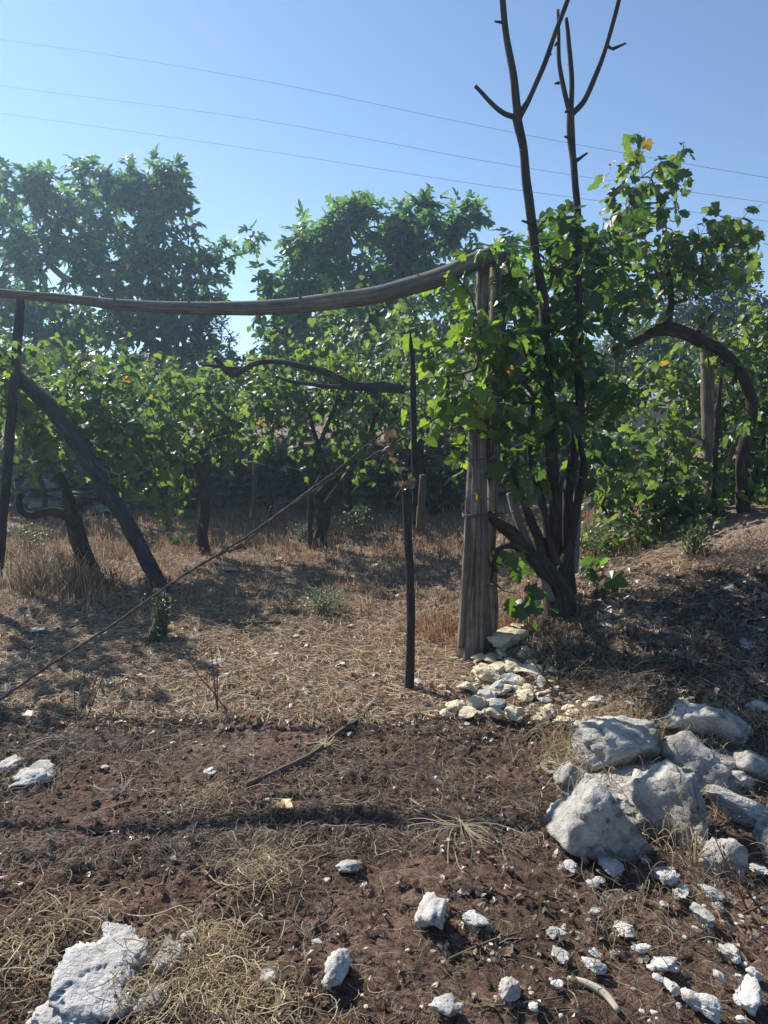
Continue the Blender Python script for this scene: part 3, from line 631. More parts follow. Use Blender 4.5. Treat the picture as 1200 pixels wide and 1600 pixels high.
for k, (px, py, d2, n, hh) in enumerate([(360, 590, 13.6, 60, 44), (470, 565, 13.8, 70, 60), (570, 545, 14, 80, 70), (670, 540, 14, 80, 70), (200, 600, 13.4, 60, 44), (40, 600, 13.4, 60, 44), (780, 560, 14, 60, 60)]):
    gx = P(px, 700, d2)[0]; bb = np.array([gx, d2, float(hmac(gx, d2))])
    vine(['upper terrace vine below the gap between the fig trees', 'upper terrace vine left below the lighter fig tree', 'upper terrace vine under the middle of the lighter fig tree', 'upper terrace vine right below the lighter fig tree', 'upper terrace vine right below the dark fig tree', 'upper terrace vine at the left below the dark fig tree', 'upper terrace vine behind the post tops'][k], bb, [([bb, bb+[.03, 0, .4], bb+[-.05, .03, .8]], [.05, .035, .03])], [(px, py, d2, 80, hh, .7, n)], .14, 160+k, 'upper terrace vines', 0, LV, shoot=.55, arms=False)
# middle row
dm = vg(493, 855)
vine('vine on a short forked trunk in the middle with a slim stick beside it', G(500, 857), [tr([(497, 860, dm), (503, 825, dm), (507, 795, dm)], [26, 20, 22]), tr([(505, 800, dm), (520, 775, dm), (545, 740, dm+.1), (570, 700, dm+.1), (590, 640, dm+.1)], [14, 10, 9, 8, 6]),
    tr([(503, 798, dm), (495, 775, dm), (515, 745, dm), (500, 700, dm), (480, 640, dm)], [12, 9, 8, 7, 6]), tr([(520, 780, dm), (545, 795, dm-.1), (555, 765, dm-.1), (585, 745, dm-.1), (600, 720, dm-.1)], [8, 7, 6, 6, 4])],
    [(500, 620, dm+.2, 90, 45, .5, 42), (430, 640, dm+.2, 60, 40, .5, 22), (570, 650, dm+.1, 60, 46, .5, 32), (560, 560, dm+.3, 80, 50, .5, 34), (480, 560, dm+.3, 60, 30, .4, 14), (450, 700, dm+.2, 50, 26, .3, 12), (560, 715, dm+.1, 50, 30, .3, 14)], .12, 81, nobj=200)
dl = vg(322, 865)
vine('vine with one slim bent trunk left of the middle', G(322, 866), [tr([(322, 868, dl), (316, 830, dl), (321, 790, dl), (318, 755, dl), (308, 722, dl), (322, 700, dl), (345, 680, dl)], [15, 15, 16, 14, 14, 10, 7])],
    [(300, 660, dl+.1, 60, 50, .5, 36), (345, 620, dl+.2, 60, 46, .5, 34), (250, 640, dl+.1, 50, 50, .5, 26), (390, 610, dl+.3, 40, 30, .4, 12), (280, 720, dl, 40, 26, .3, 10), (360, 690, dl+.2, 40, 26, .3, 10)], .12, 82, nobj=200)
# twisted bare arm across the middle
root = empty('old_vine_arm', P(600, 604, 8.3), 'long twisted bare vine arm stretching across the middle below the pole', 'vine branch')
for q, (l, wd) in enumerate([([(335, 560, 8.4), (365, 584, 8.4), (400, 568, 8.4), (440, 564, 8.4), (480, 574, 8.3), (530, 592, 8.3), (550, 604, 8.3), (600, 603, 8.3), (645, 612, 8.3)], [8, 10, 8, 8, 9, 10, 14, 17, 12]),
        ([(430, 588, 8.4), (480, 600, 8.35), (530, 606, 8.3), (560, 600, 8.3)], [4, 6, 8, 9]), ([(395, 575, 8.4), (360, 578, 8.4), (335, 572, 8.4), (318, 570, 8.4)], [5, 6, 5, 3])]):
    b = MB(); tube(b, PP(l), rpx(wd, 8.3), 10, 8, .3, seed=90+q, wob=.03); b.build('branch', M_vine, root)
d3 = vg(140, 893)
vine('gnarled old vine with a forked black trunk at the left beside the log brace', G(140, 893), [tr([(142, 897, d3), (130, 865, d3), (115, 815, d3), (104, 770, d3), (90, 740, d3)], [30, 27, 24, 16, 12]), tr([(110, 808, d3), (80, 800, d3), (50, 806, d3), (33, 795, d3), (30, 770, d3)], [18, 14, 13, 12, 9]),
    tr([(112, 800, d3), (130, 785, d3), (155, 782, d3), (170, 790, d3)], [12, 9, 7, 5]), tr([(118, 830, d3-.03), (122, 865, d3-.05), (128, 892, d3-.05)], [8, 8, 5])],
    [(60, 640, d3+.2, 80, 50, .5, 40), (150, 650, d3+.2, 80, 52, .5, 44), (220, 680, d3+.1, 50, 50, .4, 28), (110, 720, d3, 50, 30, .35, 14), (10, 640, d3, 50, 60, .5, 26), (60, 570, 8.2, 90, 22, .5, 26), (180, 585, 8.2, 60, 22, .5, 18), (190, 735, d3-.1, 32, 34, .3, 12), (235, 795, d3-.3, 22, 18, .15, 5)], .125, 83, nobj=280)
d4 = vg(700, 800)
vine('vine with low spreading arms just left of the thick post', G(690, 812), [tr([(712, 815, d4), (700, 790, d4), (680, 800, d4), (660, 760, d4), (655, 710, d4), (660, 660, d4)], [18, 16, 14, 14, 12, 9]), tr([(700, 790, d4), (730, 785, d4), (760, 770, d4)], [12, 10, 8]),
    tr([(712, 810, d4), (690, 770, d4+.1), (720, 730, d4), (700, 690, d4)], [9, 7, 6, 5]), tr([(600, 775, d4), (590, 750, d4), (610, 730, d4), (640, 738, d4)], [6, 6, 5, 4])],
    [(690, 620, d4-.1, 60, 60, .5, 48), (650, 560, d4, 60, 50, .5, 36), (700, 700, d4-.1, 40, 50, .4, 18), (630, 650, d4, 40, 40, .4, 18), (720, 520, d4, 50, 50, .5, 26)], .115, 84, nobj=220)
# small props of the middle ground
post('prop_stake', 'plain straight stake with a pale tie beyond the middle clearing', 'stake', [(395, 812, 10.2), (398, 760, 10.2), (400, 690, 10.2)], rpx([9, 8, 6], 10.2), M_stick, 8, .1, seed=33)
post('prop_stake', 'slim crooked prop stick standing beside the forked middle trunk', 'stake', [(485, 858, dm-.1), (485, 790, dm-.1), (487, 730, dm-.1), (505, 680, dm-.1), (531, 618, dm-.1)], rpx([9, 8, 7, 7, 6], dm), M_dark, 8, .12, seed=34, wob=.01)
post('prop_stake', 'short thick grey stake behind the slim lone stake', 'stake', [(657, 828, 9.3), (658, 790, 9.3), (661, 742, 9.3)], rpx([14, 13, 11], 9.3), M_stick, 8, .12, seed=35)
for (px, py, dd, l) in [(399, 722, 10.1, 'pale rag tie knotted on the plain straight stake'), (162, 740, 7.0, 'pale raffia tie dangling in the leaves beside the log brace'), (447, 735, 9.4, 'pale forked tie hanging in the vines at the middle')]:
    b = MB(); c = P(px, py, dd)
    for q in range(3): tube(b, [c, c+np.array([rnd.uniform(-.06, .06), 0, rnd.uniform(-.02, .05)]), c+np.array([rnd.uniform(-.16, .16), rnd.uniform(-.05, .05), rnd.uniform(-.16, .08)])], [.009, .005], 5, 4, .1)
    tag(b.build('plant_tie', M_tie, loc=c), l, 'tie')
# right hand pergola
dr_ = 6.9
vine('huge old vine whose bare trunk arches over at the right', P(1160, 790, dr_), [tr([(1165, 810, dr_), (1158, 750, dr_), (1163, 700, dr_), (1174, 640, dr_), (1160, 590, dr_), (1128, 552, dr_), (1090, 530, dr_-.05), (1040, 514, dr_-.1), (1000, 530, dr_-.15), (955, 546, dr_-.2)], [20, 18, 19, 18, 17, 17, 19, 19, 12, 7]),
    tr([(1085, 528, dr_-.05), (1098, 505, dr_), (1115, 492, dr_)], [12, 10, 7]), tr([(1042, 516, dr_-.1), (1046, 470, dr_-.1), (1044, 420, dr_-.1), (1040, 360, dr_-.15), (1030, 300, dr_-.2)], [15, 11, 9, 7, 4]), tr([(975, 540, dr_-.15), (968, 510, dr_-.15), (980, 480, dr_-.1)], [8, 7, 5])],
    [(1010, 270, dr_-.3, 36, 20, .25, 11), (1045, 258, dr_-.3, 22, 12, .15, 4), (1000, 320, dr_-.3, 42, 40, .3, 24), (1040, 390, dr_-.3, 75, 42, .5, 44), (960, 400, dr_-.3, 50, 50, .5, 34), (1110, 375, dr_-.3, 40, 28, .4, 18), (1160, 385, dr_-.3, 28, 9, .2, 7), (1020, 460, dr_-.2, 80, 40, .5, 34),
     (1100, 440, dr_-.1, 50, 30, .4, 14), (985, 480, dr_-.2, 36, 30, .4, 12), (1160, 660, dr_, 26, 40, .2, 9), (1150, 750, dr_, 36, 34, .25, 12), (1120, 560, dr_+.1, 36, 20, .25, 8)], .115, 85, nobj=280, shoot=.25)
vine('leafy vine filling the far right edge under the arched trunk', P(1150, 810, 8.0), [tr([(1180, 815, 8), (1175, 760, 8), (1190, 700, 8), (1185, 640, 8)], [14, 12, 10, 8])],
    [(1190, 620, 8, 60, 60, .6, 60), (1090, 590, 8.2, 70, 40, .5, 40), (1040, 600, 8.4, 50, 30, .4, 20), (1160, 520, 8.3, 60, 40, .5, 36), (1200, 720, 8, 50, 70, .5, 50), (1110, 690, 8, 60, 60, .5, 56), (1230, 560, 8, 60, 60, .5, 30), (1140, 770, 7.8, 60, 40, .4, 34)], .115, 86, nobj=280)
vine('low bright leafed vine sprawling near the ground right of the saplings', G(1000, 860), [tr([(1010, 870, 7.2), (1000, 820, 7.2), (1030, 780, 7.2), (1040, 730, 7.2)], [14, 12, 8, 6]), tr([(1000, 865, 7.2), (960, 830, 7.1), (940, 790, 7)], [10, 8, 6])],
    [(985, 735, 7.0, 45, 45, .4, 34), (1000, 800, 7.0, 55, 40, .4, 32), (1065, 840, 6.9, 36, 26, .25, 14), (960, 860, 6.6, 40, 40, .3, 16), (940, 905, 6.3, 26, 16, .15, 6), (1040, 700, 7.3, 40, 30, .35, 12), (1090, 870, 6.9, 20, 14, .2, 5), (1010, 660, 7.5, 40, 26, .3, 12), (1075, 770, 7.2, 34, 40, .3, 16)], .12, 87, nobj=280, shoot=.36)
post('wooden_post', 'grey post supporting the arched trunk at the right', 'post', [(1112, 830, 7.3), (1110, 760, 7.3), (1106, 660, 7.3), (1104, 560, 7.3), (1103, 497, 7.3)], rpx([20, 20, 20, 20, 19], 7.3), M_post, 14, .1, seed=41)
post('prop_stake', 'thin black leaning stick right of the grey arch post', 'stake', [(1117, 825, 7.0), (1116, 740, 7.0), (1121, 640, 7), (1131, 560, 7)], rpx([9, 9, 8, 6], 7), M_dark, 8, .1, seed=42)
post('prop_stake', 'slanting grey stick before the pale earth bank', 'stake', [(1030, 770, 8.5), (1040, 700, 8.5), (1048, 630, 8.5)], rpx([11, 10, 9], 8.5), M_stick, 8, .1, seed=43)
post('prop_stake', 'thin grey prop seen against the pale earth bank under the arch', 'stake', [(968, 770, 9.5), (967, 690, 9.5), (962, 600, 9.5), (964, 540, 9.5)], rpx([9, 9, 8, 7], 9.5), M_stick, 8, .1, seed=44)
# main vine clump round the saplings
dv = dt-.15
vine('dense old vine with gnarled low arms wrapped round the two bare saplings', tb, [
    tr([(876, 965, dv), (868, 920, dv), (850, 885, dv), (828, 865, dv), (800, 835, dv-.05), (775, 815, dv-.1), (762, 800, dv-.12)], [54, 40, 32, 26, 22, 16, 10]),
    tr([(872, 960, dv+.05), (880, 900, dv+.05), (895, 840, dv+.1), (902, 800, dv+.1), (912, 740, dv+.1), (905, 690, dv+.1)], [40, 22, 16, 13, 11, 8]),
    tr([(850, 890, dv), (842, 850, dv), (825, 800, dv), (812, 770, dv), (800, 730, dv)], [24, 18, 12, 10, 7]),
    tr([(830, 862, dv-.02), (800, 852, dv-.1), (778, 858, dv-.15), (768, 880, dv-.15), (766, 905, dv-.15)], [14, 10, 8, 6, 4]),
    tr([(868, 880, dv), (858, 840, dv), (842, 770, dv+.1), (830, 700, dv+.1), (835, 620, dv+.1)], [14, 12, 10, 8, 6])],
    [(905, 400, dv+.42, 55, 55, .5, 37), (880, 350, dv+.3, 30, 20, .2, 5), (930, 360, dv+.42, 32, 24, .25, 7), (850, 420, dv+.3, 24, 30, .25, 8), (880, 500, dv+.42, 66, 55, .6, 43), (890, 590, dv+.42, 58, 50, .6, 31), (810, 560, dv+.12, 60, 50, .5, 34), (815, 640, dv+.12, 56, 55, .5, 28), (890, 670, dv+.3, 55, 44, .5, 21),
     (790, 710, dv+.12, 36, 34, .4, 10), (850, 740, dv+.3, 46, 26, .4, 5), (940, 740, dv+.42, 30, 50, .4, 8), (945, 640, dv+.42, 24, 50, .3, 10), (800, 480, dv+.12, 46, 40, .4, 20), (788, 885, dv-.2, 14, 14, .12, 3), (812, 925, dv-.15, 12, 12, .1, 3), (940, 880, dv+.3, 20, 20, .2, 3)],
    .12, 88, nobj=295, shoot=.27, pal=[(.036, .07, .028), (.052, .095, .03), (.042, .08, .03), (.075, .125, .034)], oddp=.006)
for q, (l, wd, t) in enumerate([([(862, 938, dv-.1), (846, 895, dv), (826, 850, dv+.1), (806, 800, dv+.2), (796, 770, dv+.25)], [14, 14, 14, 15, 10], 'pale bare leaning trunk crossing behind the gnarled vine arm'), ([(897, 895, dv+.3), (899, 850, dv+.3), (902, 790, dv+.3), (900, 740, dv+.3)], [14, 13, 13, 10], 'short pale upright trunk just right of the dark saplings')]):
    b = MB(); tube(b, PP(l), rpx(wd, dv), 10, 8, .12, seed=110+q, wob=.01); tag(b.build('pale_trunk', M_grey, loc=P(*l[0])), t, 'dead trunk')
vine('young bright leaves of a vine climbing round the thick post', P(745, 640, D0-.02), [tr([(770, 800, D0+.3), (766, 700, D0+.2), (760, 600, D0+.15), (750, 520, D0+.15)], [10, 8, 7, 5])],
    [(715, 600, D0-.05, 26, 30, .2, 9), (700, 640, D0, 20, 36, .2, 5), (750, 560, D0-.05, 34, 34, .2, 10), (770, 620, D0, 30, 40, .2, 10), (710, 690, D0, 24, 26, .15, 5), (740, 500, D0-.1, 22, 18, .1, 4), (735, 428, D0-.12, 26, 12, .1, 2), (775, 395, D0, 22, 12, .15, 5), (800, 420, D0+.1, 30, 20, .2, 6), (770, 690, D0+.1, 16, 40, .1, 4), (655, 560, D0+.1, 16, 26, .1, 4)],
    .115, 89, nobj=260, shoot=.3, pal=[(.10, .16, .036), (.14, .2, .042), (.075, .13, .034)])
# a canopy standing just outside the left edge shades the far left ground, as its shadow in the photograph shows
vine('vine canopy on the pergola at the left edge above the leaning pole', P(-60, 900, 6.6), [tr([(-60, 900, 6.6), (-66, 800, 6.6), (-60, 700, 6.6), (-70, 600, 6.6)], [24, 20, 16, 12])],
    [(-90, 560, 6.6, 70, 60, .6, 40), (-20, 600, 6.8, 40, 40, .5, 14)], .12, 92, nobj=60)
# ------------------------------------------------------------------ rocks and stones
big = [  # px,py,w,h,label,seed,rot,tilt,depth,mat
 (942, 1262, 138, 150, 'biggest pale grey boulder at the front left of the rock ledge', 1, -12, 10, .85),
 (1064, 1232, 98, 170, 'tall craggy boulder with a bright left edge, right of the biggest one', 2, 14, -6, .8),
 (972, 1158, 130, 96, 'layered flat boulder behind and above the biggest one, ringed by straw', 3, -20, 12, .9),
 (1134, 1130, 124, 88, 'smooth rounded blue grey boulder at the back right of the ledge', 4, 10, 0, .8),
 (1050, 1112, 56, 46, 'small grey boulder just left of the smooth rounded one', 5, 0, 0, .9),
 (1098, 1188, 78, 90, 'shaded dark grey boulder below the smooth rounded one', 6, 20, 0, .8),
 (1006, 1222, 40, 64, 'narrow wedge of rock pinched between the two front boulders', 7, 0, 10, .8),
 (890, 1212, 56, 46, 'low straw covered rock at the left foot of the ledge', 8, 0, 0, .9),
 (1160, 1262, 112, 44, 'long tilted greenish slab at the right edge below the ledge', 9, -15, -14, .7),
 (1192, 1306, 46, 44, 'white stone at the right edge under the tilted slab', 10, 0, 0, .9),
 (1128, 1340, 58, 62, 'leaning split pale stone under the tilted slab', 11, 10, 20, .5),
 (1065, 1300, 46, 34, 'dark grey stone tucked under the craggy boulder', 12, 0, 0, .8),
 (1172, 1192, 60, 60, 'dark shaded rock at the right edge behind the slab', 13, 0, 0, .9),
 (1150, 1215, 60, 44, 'dim rock between the smooth boulder and the slab', 14, 0, 0, .9)]
for (px, py, w_, h_, l, sd_, ro, ti, de) in big:
    rock('boulder', px+14, py, w_*1.22, h_*1.24, l, 5 if w_ > 90 else 4, 400+sd_, M_ledge, ro, ti, de, sink=.38, flat=.85, slab=True, cat='boulder', ns=.17, planes=10)
for (px, py, w_, h_, l, sd_) in [(1010, 1215, 230, 150, 'low fissured bedrock filling the gaps between the front boulders', 31), (1120, 1180, 190, 110, 'shaded bedrock shelf linking the rear boulders of the ledge', 32)]:
    rock('bedrock', px, py, w_, h_, l, 5, 460+sd_, M_ledge, 8, 0, .9, sink=.42, flat=.4, slab=True, cat='bedrock', ns=.2, planes=12)
left = [(125, 1512, 175, 165, 'large cracked pale outcrop at the lower left under curly straw', 21, 20, -10, .9), (90, 1590, 130, 90, 'orange tinged pale rock at the very bottom left', 22, -8, 0, .8), (178, 1462, 70, 44, 'small pale knob on the upper right side of the left outcrop', 23, 0, 0, .8),
 (262, 1484, 56, 66, 'mossy stained rock right of the left outcrop', 24, 0, 0, .8), (230, 1568, 60, 50, 'low grey rock at the bottom beneath the straw tangle', 25, 0, 0, .9), (412, 1530, 34, 40, 'small leaning grey stone left of the white flat one', 26, 0, 10, .6),
 (36, 1208, 62, 58, 'round grey white stone at the left photo edge', 27, 10, 0, .8), (8, 1188, 44, 42, 'white stone cut by the left photo edge', 28, 0, 0, .9)]
for (px, py, w_, h_, l, sd_, ro, ti, de) in left:
    rock('boulder' if w_ > 60 else 'stone', px, py, w_, h_, l, 5 if w_ > 100 else 4, 400+sd_, M_white if sd_ in (27, 28) else M_rock, ro, ti, de, sink=.45, flat=.34, cat='boulder' if w_ > 60 else 'stone', ns=.2, planes=13)
ones = [(522, 1516, 52, 62, 'bright white flat stone low in the middle of the soil', 1), (680, 1430, 64, 74, 'brown and white jagged stone right of the middle', 2), (743, 1440, 46, 32, 'dark grey rounded stone right of the brown and white one', 3), (698, 1578, 60, 34, 'white elongated stone at the bottom edge of the middle', 4),
 (797, 1548, 38, 38, 'cream angular stone at the bottom right of the middle', 5), (866, 1460, 19, 24, 'tiny white tooth shaped stone left of the bleached stick', 6), (895, 1356, 22, 22, 'small white pebble below the biggest boulder', 7), (960, 1356, 44, 34, 'pale stone with a hollow below the biggest boulder', 8),
 (1045, 1370, 52, 40, 'smooth dark blue grey stone below the craggy boulder', 9), (927, 1386, 28, 20, 'small flat white stone under the hollowed pale one', 10), (982, 1454, 36, 32, 'upper of two white stones left of the lower right scatter', 11), (1003, 1486, 30, 20, 'lower of two white stones left of the lower right scatter', 12),
 (1042, 1510, 48, 28, 'flat white stone above the right end of the bleached stick', 13), (935, 1516, 48, 24, 'low white stone just above the bleached stick', 14), (1120, 1400, 42, 28, 'grey white stone under the leaning split one', 15), (1104, 1434, 34, 34, 'cream pointed stone casting a dark shadow at the right', 16),
 (1150, 1494, 34, 30, 'white tilted stone near the right edge of the scatter', 17), (1176, 1562, 54, 58, 'large white stone in the bottom right corner', 18), (1106, 1576, 54, 56, 'pitted white stone left of the bottom right corner', 19), (1127, 1528, 18, 26, 'narrow white chip above the pitted white stone', 20),
 (1054, 1546, 26, 30, 'small cream stone beyond the end of the bleached stick', 21), (1186, 1526, 30, 22, 'white stone above the bottom right corner one', 22), (1068, 1400, 34, 18, 'flat pale stone under the smooth dark one', 23), (545, 1358, 48, 26, 'knobbly white stone above the middle of the soil', 24),
 (332, 1034, 22, 18, 'lone bright white stone lying in the clearing at the left', 25), (325, 1207, 20, 12, 'small white pebble by the straw tuft in the left soil', 26), (494, 1473, 18, 10, 'tiny grey pebble above the bright white flat stone', 27), (292, 1465, 26, 22, 'triangular cream stone on the left outcrop', 28), (395, 1575, 24, 12, 'low white pebble at the bottom left under straw', 29),
 (1192, 1360, 26, 20, 'pale stone on the right edge under the white one', 30), (880, 1492, 26, 26, 'crumbly white fragment above the bleached stick', 31), (52, 986, 34, 10, 'flat grey stone in the shade at the far left', 32), (357, 888, 22, 12, 'small pinkish stone behind the guy wire', 33), (295, 706, 1, 1, '', 0),
 (945, 1098, 50, 18, 'flat grey white slab in shade behind the layered boulder', 34), (1000, 1100, 44, 14, 'thin pale flake right of the flat slab in shade', 35), (1160, 990, 44, 26, 'grey stone high on the shaded slope', 36), (1190, 976, 40, 28, 'grey stone at the right edge of the shaded slope', 37), (1186, 1010, 40, 22, 'pale stone lowest of those at the right of the shaded slope', 38), (1122, 1092, 30, 18, 'small stone behind the smooth rounded boulder', 39), (1180, 1098, 50, 34, 'grey stone right of the smooth rounded boulder', 40), (652, 1065, 14, 14, 'white chip beside the foot of the slim stake', 41)]
for (px, py, w_, h_, l, s_) in ones:
    if l: rock('stone', px, py, w_, h_, l, 4 if w_ > 40 else 3, 500+s_, M_rock if s_ in (3, 8, 9, 15, 36, 37, 39, 40, 32) else M_white, rnd.uniform(-40, 40), rnd.uniform(-12, 12), .8, sink=.18, flat=.5, ns=.25, planes=7)
# white chips scattered through the lower right soil
for k in range(54):
    px, py = rnd.uniform(830, 1200), rnd.uniform(1330, 1600); s_ = rnd.choice([5, 6, 7, 8, 11, 15])
    if px+py < 2300: continue
    rock('stone_chip', px, py, s_*1.3, s_, ('sizeable' if s_ > 10 else 'little')+' white chip in the dark soil '+('just below the rock ledge' if py < 1440 else 'beside the bleached curved stick' if px < 1010 else 'in the lower right corner'), 2, 600+k, M_white, rnd.uniform(-60, 60), 0, .9, sink=.2, cat='stone chip', group='white chips in the lower right soil', flat=.5, ns=.3, planes=5)
for k in range(46):
    px, py = rnd.uniform(0, 830), rnd.uniform(1120, 1600); s_ = rnd.choice([4, 5, 5, 6, 8])
    rock('stone_chip', px, py, s_*1.4, s_, 'tiny pale chip loose on the brown soil '+('at the left' if px < 280 else 'in the middle' if px < 560 else 'right of the middle')+(' near the bottom' if py > 1360 else ' below the clearing'), 2, 700+k, M_heap, rnd.uniform(-60, 60), 0, .9, sink=.2, cat='stone chip', group='tiny chips on the bare soil', ns=.2, planes=7)
# the stone heap at the foot of the posts
hp = [(800, 1003, 62, 40, 'long pale greenish stone at the top of the heap beside the posts', 1), (812, 984, 38, 20, 'cream stone topmost at the back of the heap', 2), (748, 1030, 20, 16, 'small white stone touching the foot of the squared timber', 3), (768, 1056, 46, 34, 'cream lumpy stone at the heart of the heap', 4), (810, 1046, 40, 28, 'shaded grey stone in the hollow of the heap', 5),
 (828, 1022, 40, 20, 'cream stone at the right shoulder of the heap', 6), (787, 1080, 30, 20, 'bright cream stone low in the middle of the heap', 7), (820, 1088, 30, 26, 'knobbly cream stone at the lower right of the heap', 8), (733, 1078, 34, 22, 'orange cream stone in the left arm of the heap', 9), (712, 1104, 34, 24, 'jagged cream stone at the left end of the heap', 10), (744, 1100, 38, 24, 'brown ochre stone below the left arm of the heap', 11),
 (806, 1118, 36, 22, 'cream stone fallen below the heap', 12), (842, 1127, 38, 16, 'flat sunlit stone in front of the heap', 13), (884, 1130, 40, 18, 'cream stone at the right of the front row below the heap', 14), (862, 1110, 30, 16, 'small cream stone between the front row and the heap', 15), (920, 1130, 34, 18, 'ochre stone nearest the layered boulder in the front row', 16), (897, 1114, 26, 14, 'small sunlit stone behind the front row', 17)]
for (px, py, w_, h_, l, s_) in hp: rock('stone', px, py, w_, h_, l, 3, 800+s_, M_heap, rnd.uniform(-50, 50), rnd.uniform(-15, 15), .8, sink=.08, flat=.75, ns=.3, planes=8)
for k in range(96):
    a = rnd.random(); 
    if k < 56: px, py = rnd.gauss(788, 40), rnd.gauss(1060, 26)
    else: px, py = rnd.uniform(680, 930), 1080+rnd.uniform(-8, 40)
    if px < 762 and py < 1030: continue
    s_ = rnd.choice([8, 9, 11, 14, 18, 23]); hm_ = bool(k % 4); part_ = 'upper' if py < 1062 else 'lower'
    rock('stone', px, py, s_*1.25, s_*.85, ('thumb sized ' if s_ < 12 else 'fist sized ' if s_ > 17 else 'small ')+('ochre' if hm_ else 'grey')+' stone in the '+part_+(' left' if px < 785 else ' right')+' part of the heap by the posts', 2, 830+k, M_heap if k % 4 else M_rock, rnd.uniform(-60, 60), rnd.uniform(-30, 30), .9, sink=.0 if k < 36 else .15, flat=.7, group='small stones of the heap by the posts', ns=.3, planes=7)
for k in range(40):
    px, py = rnd.uniform(940, 1200), rnd.uniform(900, 1085); s_ = rnd.choice([8, 10, 14, 18])
    rock('stone', px, py, s_*1.4, s_*.8, ('larger ' if s_ > 12 else 'little ')+'grey stone half buried in the '+('upper' if py < 990 else 'lower')+(' left' if px < 1070 else ' right')+' part of the shaded slope', 2, 960+k, M_rock, rnd.uniform(-60, 60), 0, .9, sink=.1, group='small stones on the shaded slope', ns=.25, planes=8)
for k in range(26):
    px, py = rnd.uniform(0, 900), rnd.uniform(870, 1090); s_ = rnd.choice([5, 6, 8, 9])
    rock('stone', px, py, s_*1.5, s_*.8, ('flat ' if s_ > 7 else 'tiny ')+'pale stone in the dry mulch '+('left of the guy wire foot' if px < 250 else 'in the middle of the clearing' if px < 560 else 'near the lone slim stake'), 2, 1010+k, M_heap, rnd.uniform(-60, 60), 0, .9, sink=.1, group='small stones in the clearing', ns=.25, planes=8)

# ------------------------------------------------------------------ ground height lookup on the built sheet
def gz(x, y):
    i = np.clip(np.searchsorted(xs, x)-1, 0, nx-2); j = np.clip(np.searchsorted(ys, y)-1, 0, ny-2)
    fx = (x-xs[i])/(xs[i+1]-xs[i]); fy = (y-ys[j])/(ys[j+1]-ys[j])
    return (Z[j, i]*(1-fx)+Z[j, i+1]*fx)*(1-fy)+(Z[j+1, i]*(1-fx)+Z[j+1, i+1]*fx)*fy
def gpts(px, py):
    """many pixels onto the coarse ground, vectorised"""
    u, v = (px-600)/F, (800-py)/F; dy = math.cos(PITCH)+v*math.sin(PITCH); dz = -math.sin(PITCH)+v*math.cos(PITCH)
    x = np.zeros_like(px); y = np.full_like(px, 4.); z = np.zeros_like(px)
    for _ in range(12):
        t = (z-CAMZ)/np.minimum(dz, -.02); y = .5*y+.5*np.clip(t*dy, .5, 25); x = u*y/dy; z = hmac(x, y)
    return x, y
def ribbons(mb, X0, width, nvec, tint):
    """X0: n,m,3 centre lines"""
    n, m = X0.shape[:2]; T = np.gradient(X0, axis=1); W = unit(np.cross(T, nvec[:, None]))*width[:, None, None]
    V = np.stack([X0-W*.5, X0+W*.5], 2).reshape(-1, 3); a = (np.arange(n)[:, None]*2*m+np.arange(m-1)[None]*2).ravel()
    T_ = np.concatenate([np.stack([a, a+1, a+3], -1), np.stack([a, a+3, a+2], -1)]); mb.add(V, T_, np.repeat(tint, 2*m, 0))
STRAW = np.array([(.46, .36, .23), (.36, .27, .17), (.25, .18, .115), (.33, .29, .24), (.18, .12, .08), (.52, .44, .31)])
GREYS = np.array([(.26, .23, .20), (.18, .15, .13), (.33, .29, .25), (.12, .09, .075)])
REDS = np.array([(.34, .18, .10), (.26, .13, .08), (.42, .27, .16), (.20, .11, .07), (.45, .33, .2)])
BROWN = np.array([(.13, .09, .07), (.19, .14, .10), (.25, .19, .14), (.09, .062, .05)])
def litter(name, x, y, L, wd, curl, lift, pal, m=6):
    n = len(x); th = rng.random(n)*2*math.pi; k = rng.normal(size=n)*curl; s = np.linspace(-.5, .5, m)[None]
    a = th[:, None]+k[:, None]*s+rng.normal(size=(n, 1))*.2*np.sin(s*9); dx = np.cumsum(np.cos(a), 1)*L[:, None]/m; dy = np.cumsum(np.sin(a), 1)*L[:, None]/m
    xx = x[:, None]+dx-dx.mean(1, keepdims=True); yy = y[:, None]+dy-dy.mean(1, keepdims=True)
    h = gz(xx, yy); h = np.maximum(h, h.mean(1, keepdims=True)-.01)+.003+lift[:, None]*(1-(2*s)**2*rng.random((n, 1)))+rng.random((n, 1))*.004+s*lift[:, None]*rng.normal(size=(n, 1))
    P0 = np.stack([xx, yy, h], -1); nv = unit(np.array([0, -.3, 1])+rng.normal(size=(n, 3))*.5); b = MB()
    t = pal[rng.integers(0, len(pal), n)]*rng.uniform(.6, 1.2, (n, 1)); ribbons(b, P0, wd, nv, t)
    return tag(b.build(name, M_straw, None, False), kind='stuff')
def img_pts(n, x0, x1, y0, y1, mask=None):
    px = rng.uniform(x0, x1, n); py = rng.uniform(y0, y1, n); x, y = gpts(px, py)
    if mask is not None:
        k = fbm(np.stack([x, y, x*0], -1)*1.6+mask, 3, 5) > rng.uniform(-.5, .3, n); x, y = x[k], y[k]
    return x, y
U = lambda n, a, b: rng.uniform(a, b, n)
x, y = img_pts(60000, -250, 1450, 845, 1120); n = len(x)
tag(litter('dry_mulch', x, y, U(n, .05, .26), U(n, .002, .006), 1.2, U(n, .0, .025), np.vstack([STRAW, STRAW, REDS, STRAW[:1], STRAW[5:]])*1.35), 'matted dry straw and stalks covering the clearing', 'straw mulch')
x, y = img_pts(20000, -200, 1400, 1080, 1330, 3.); n = len(x)
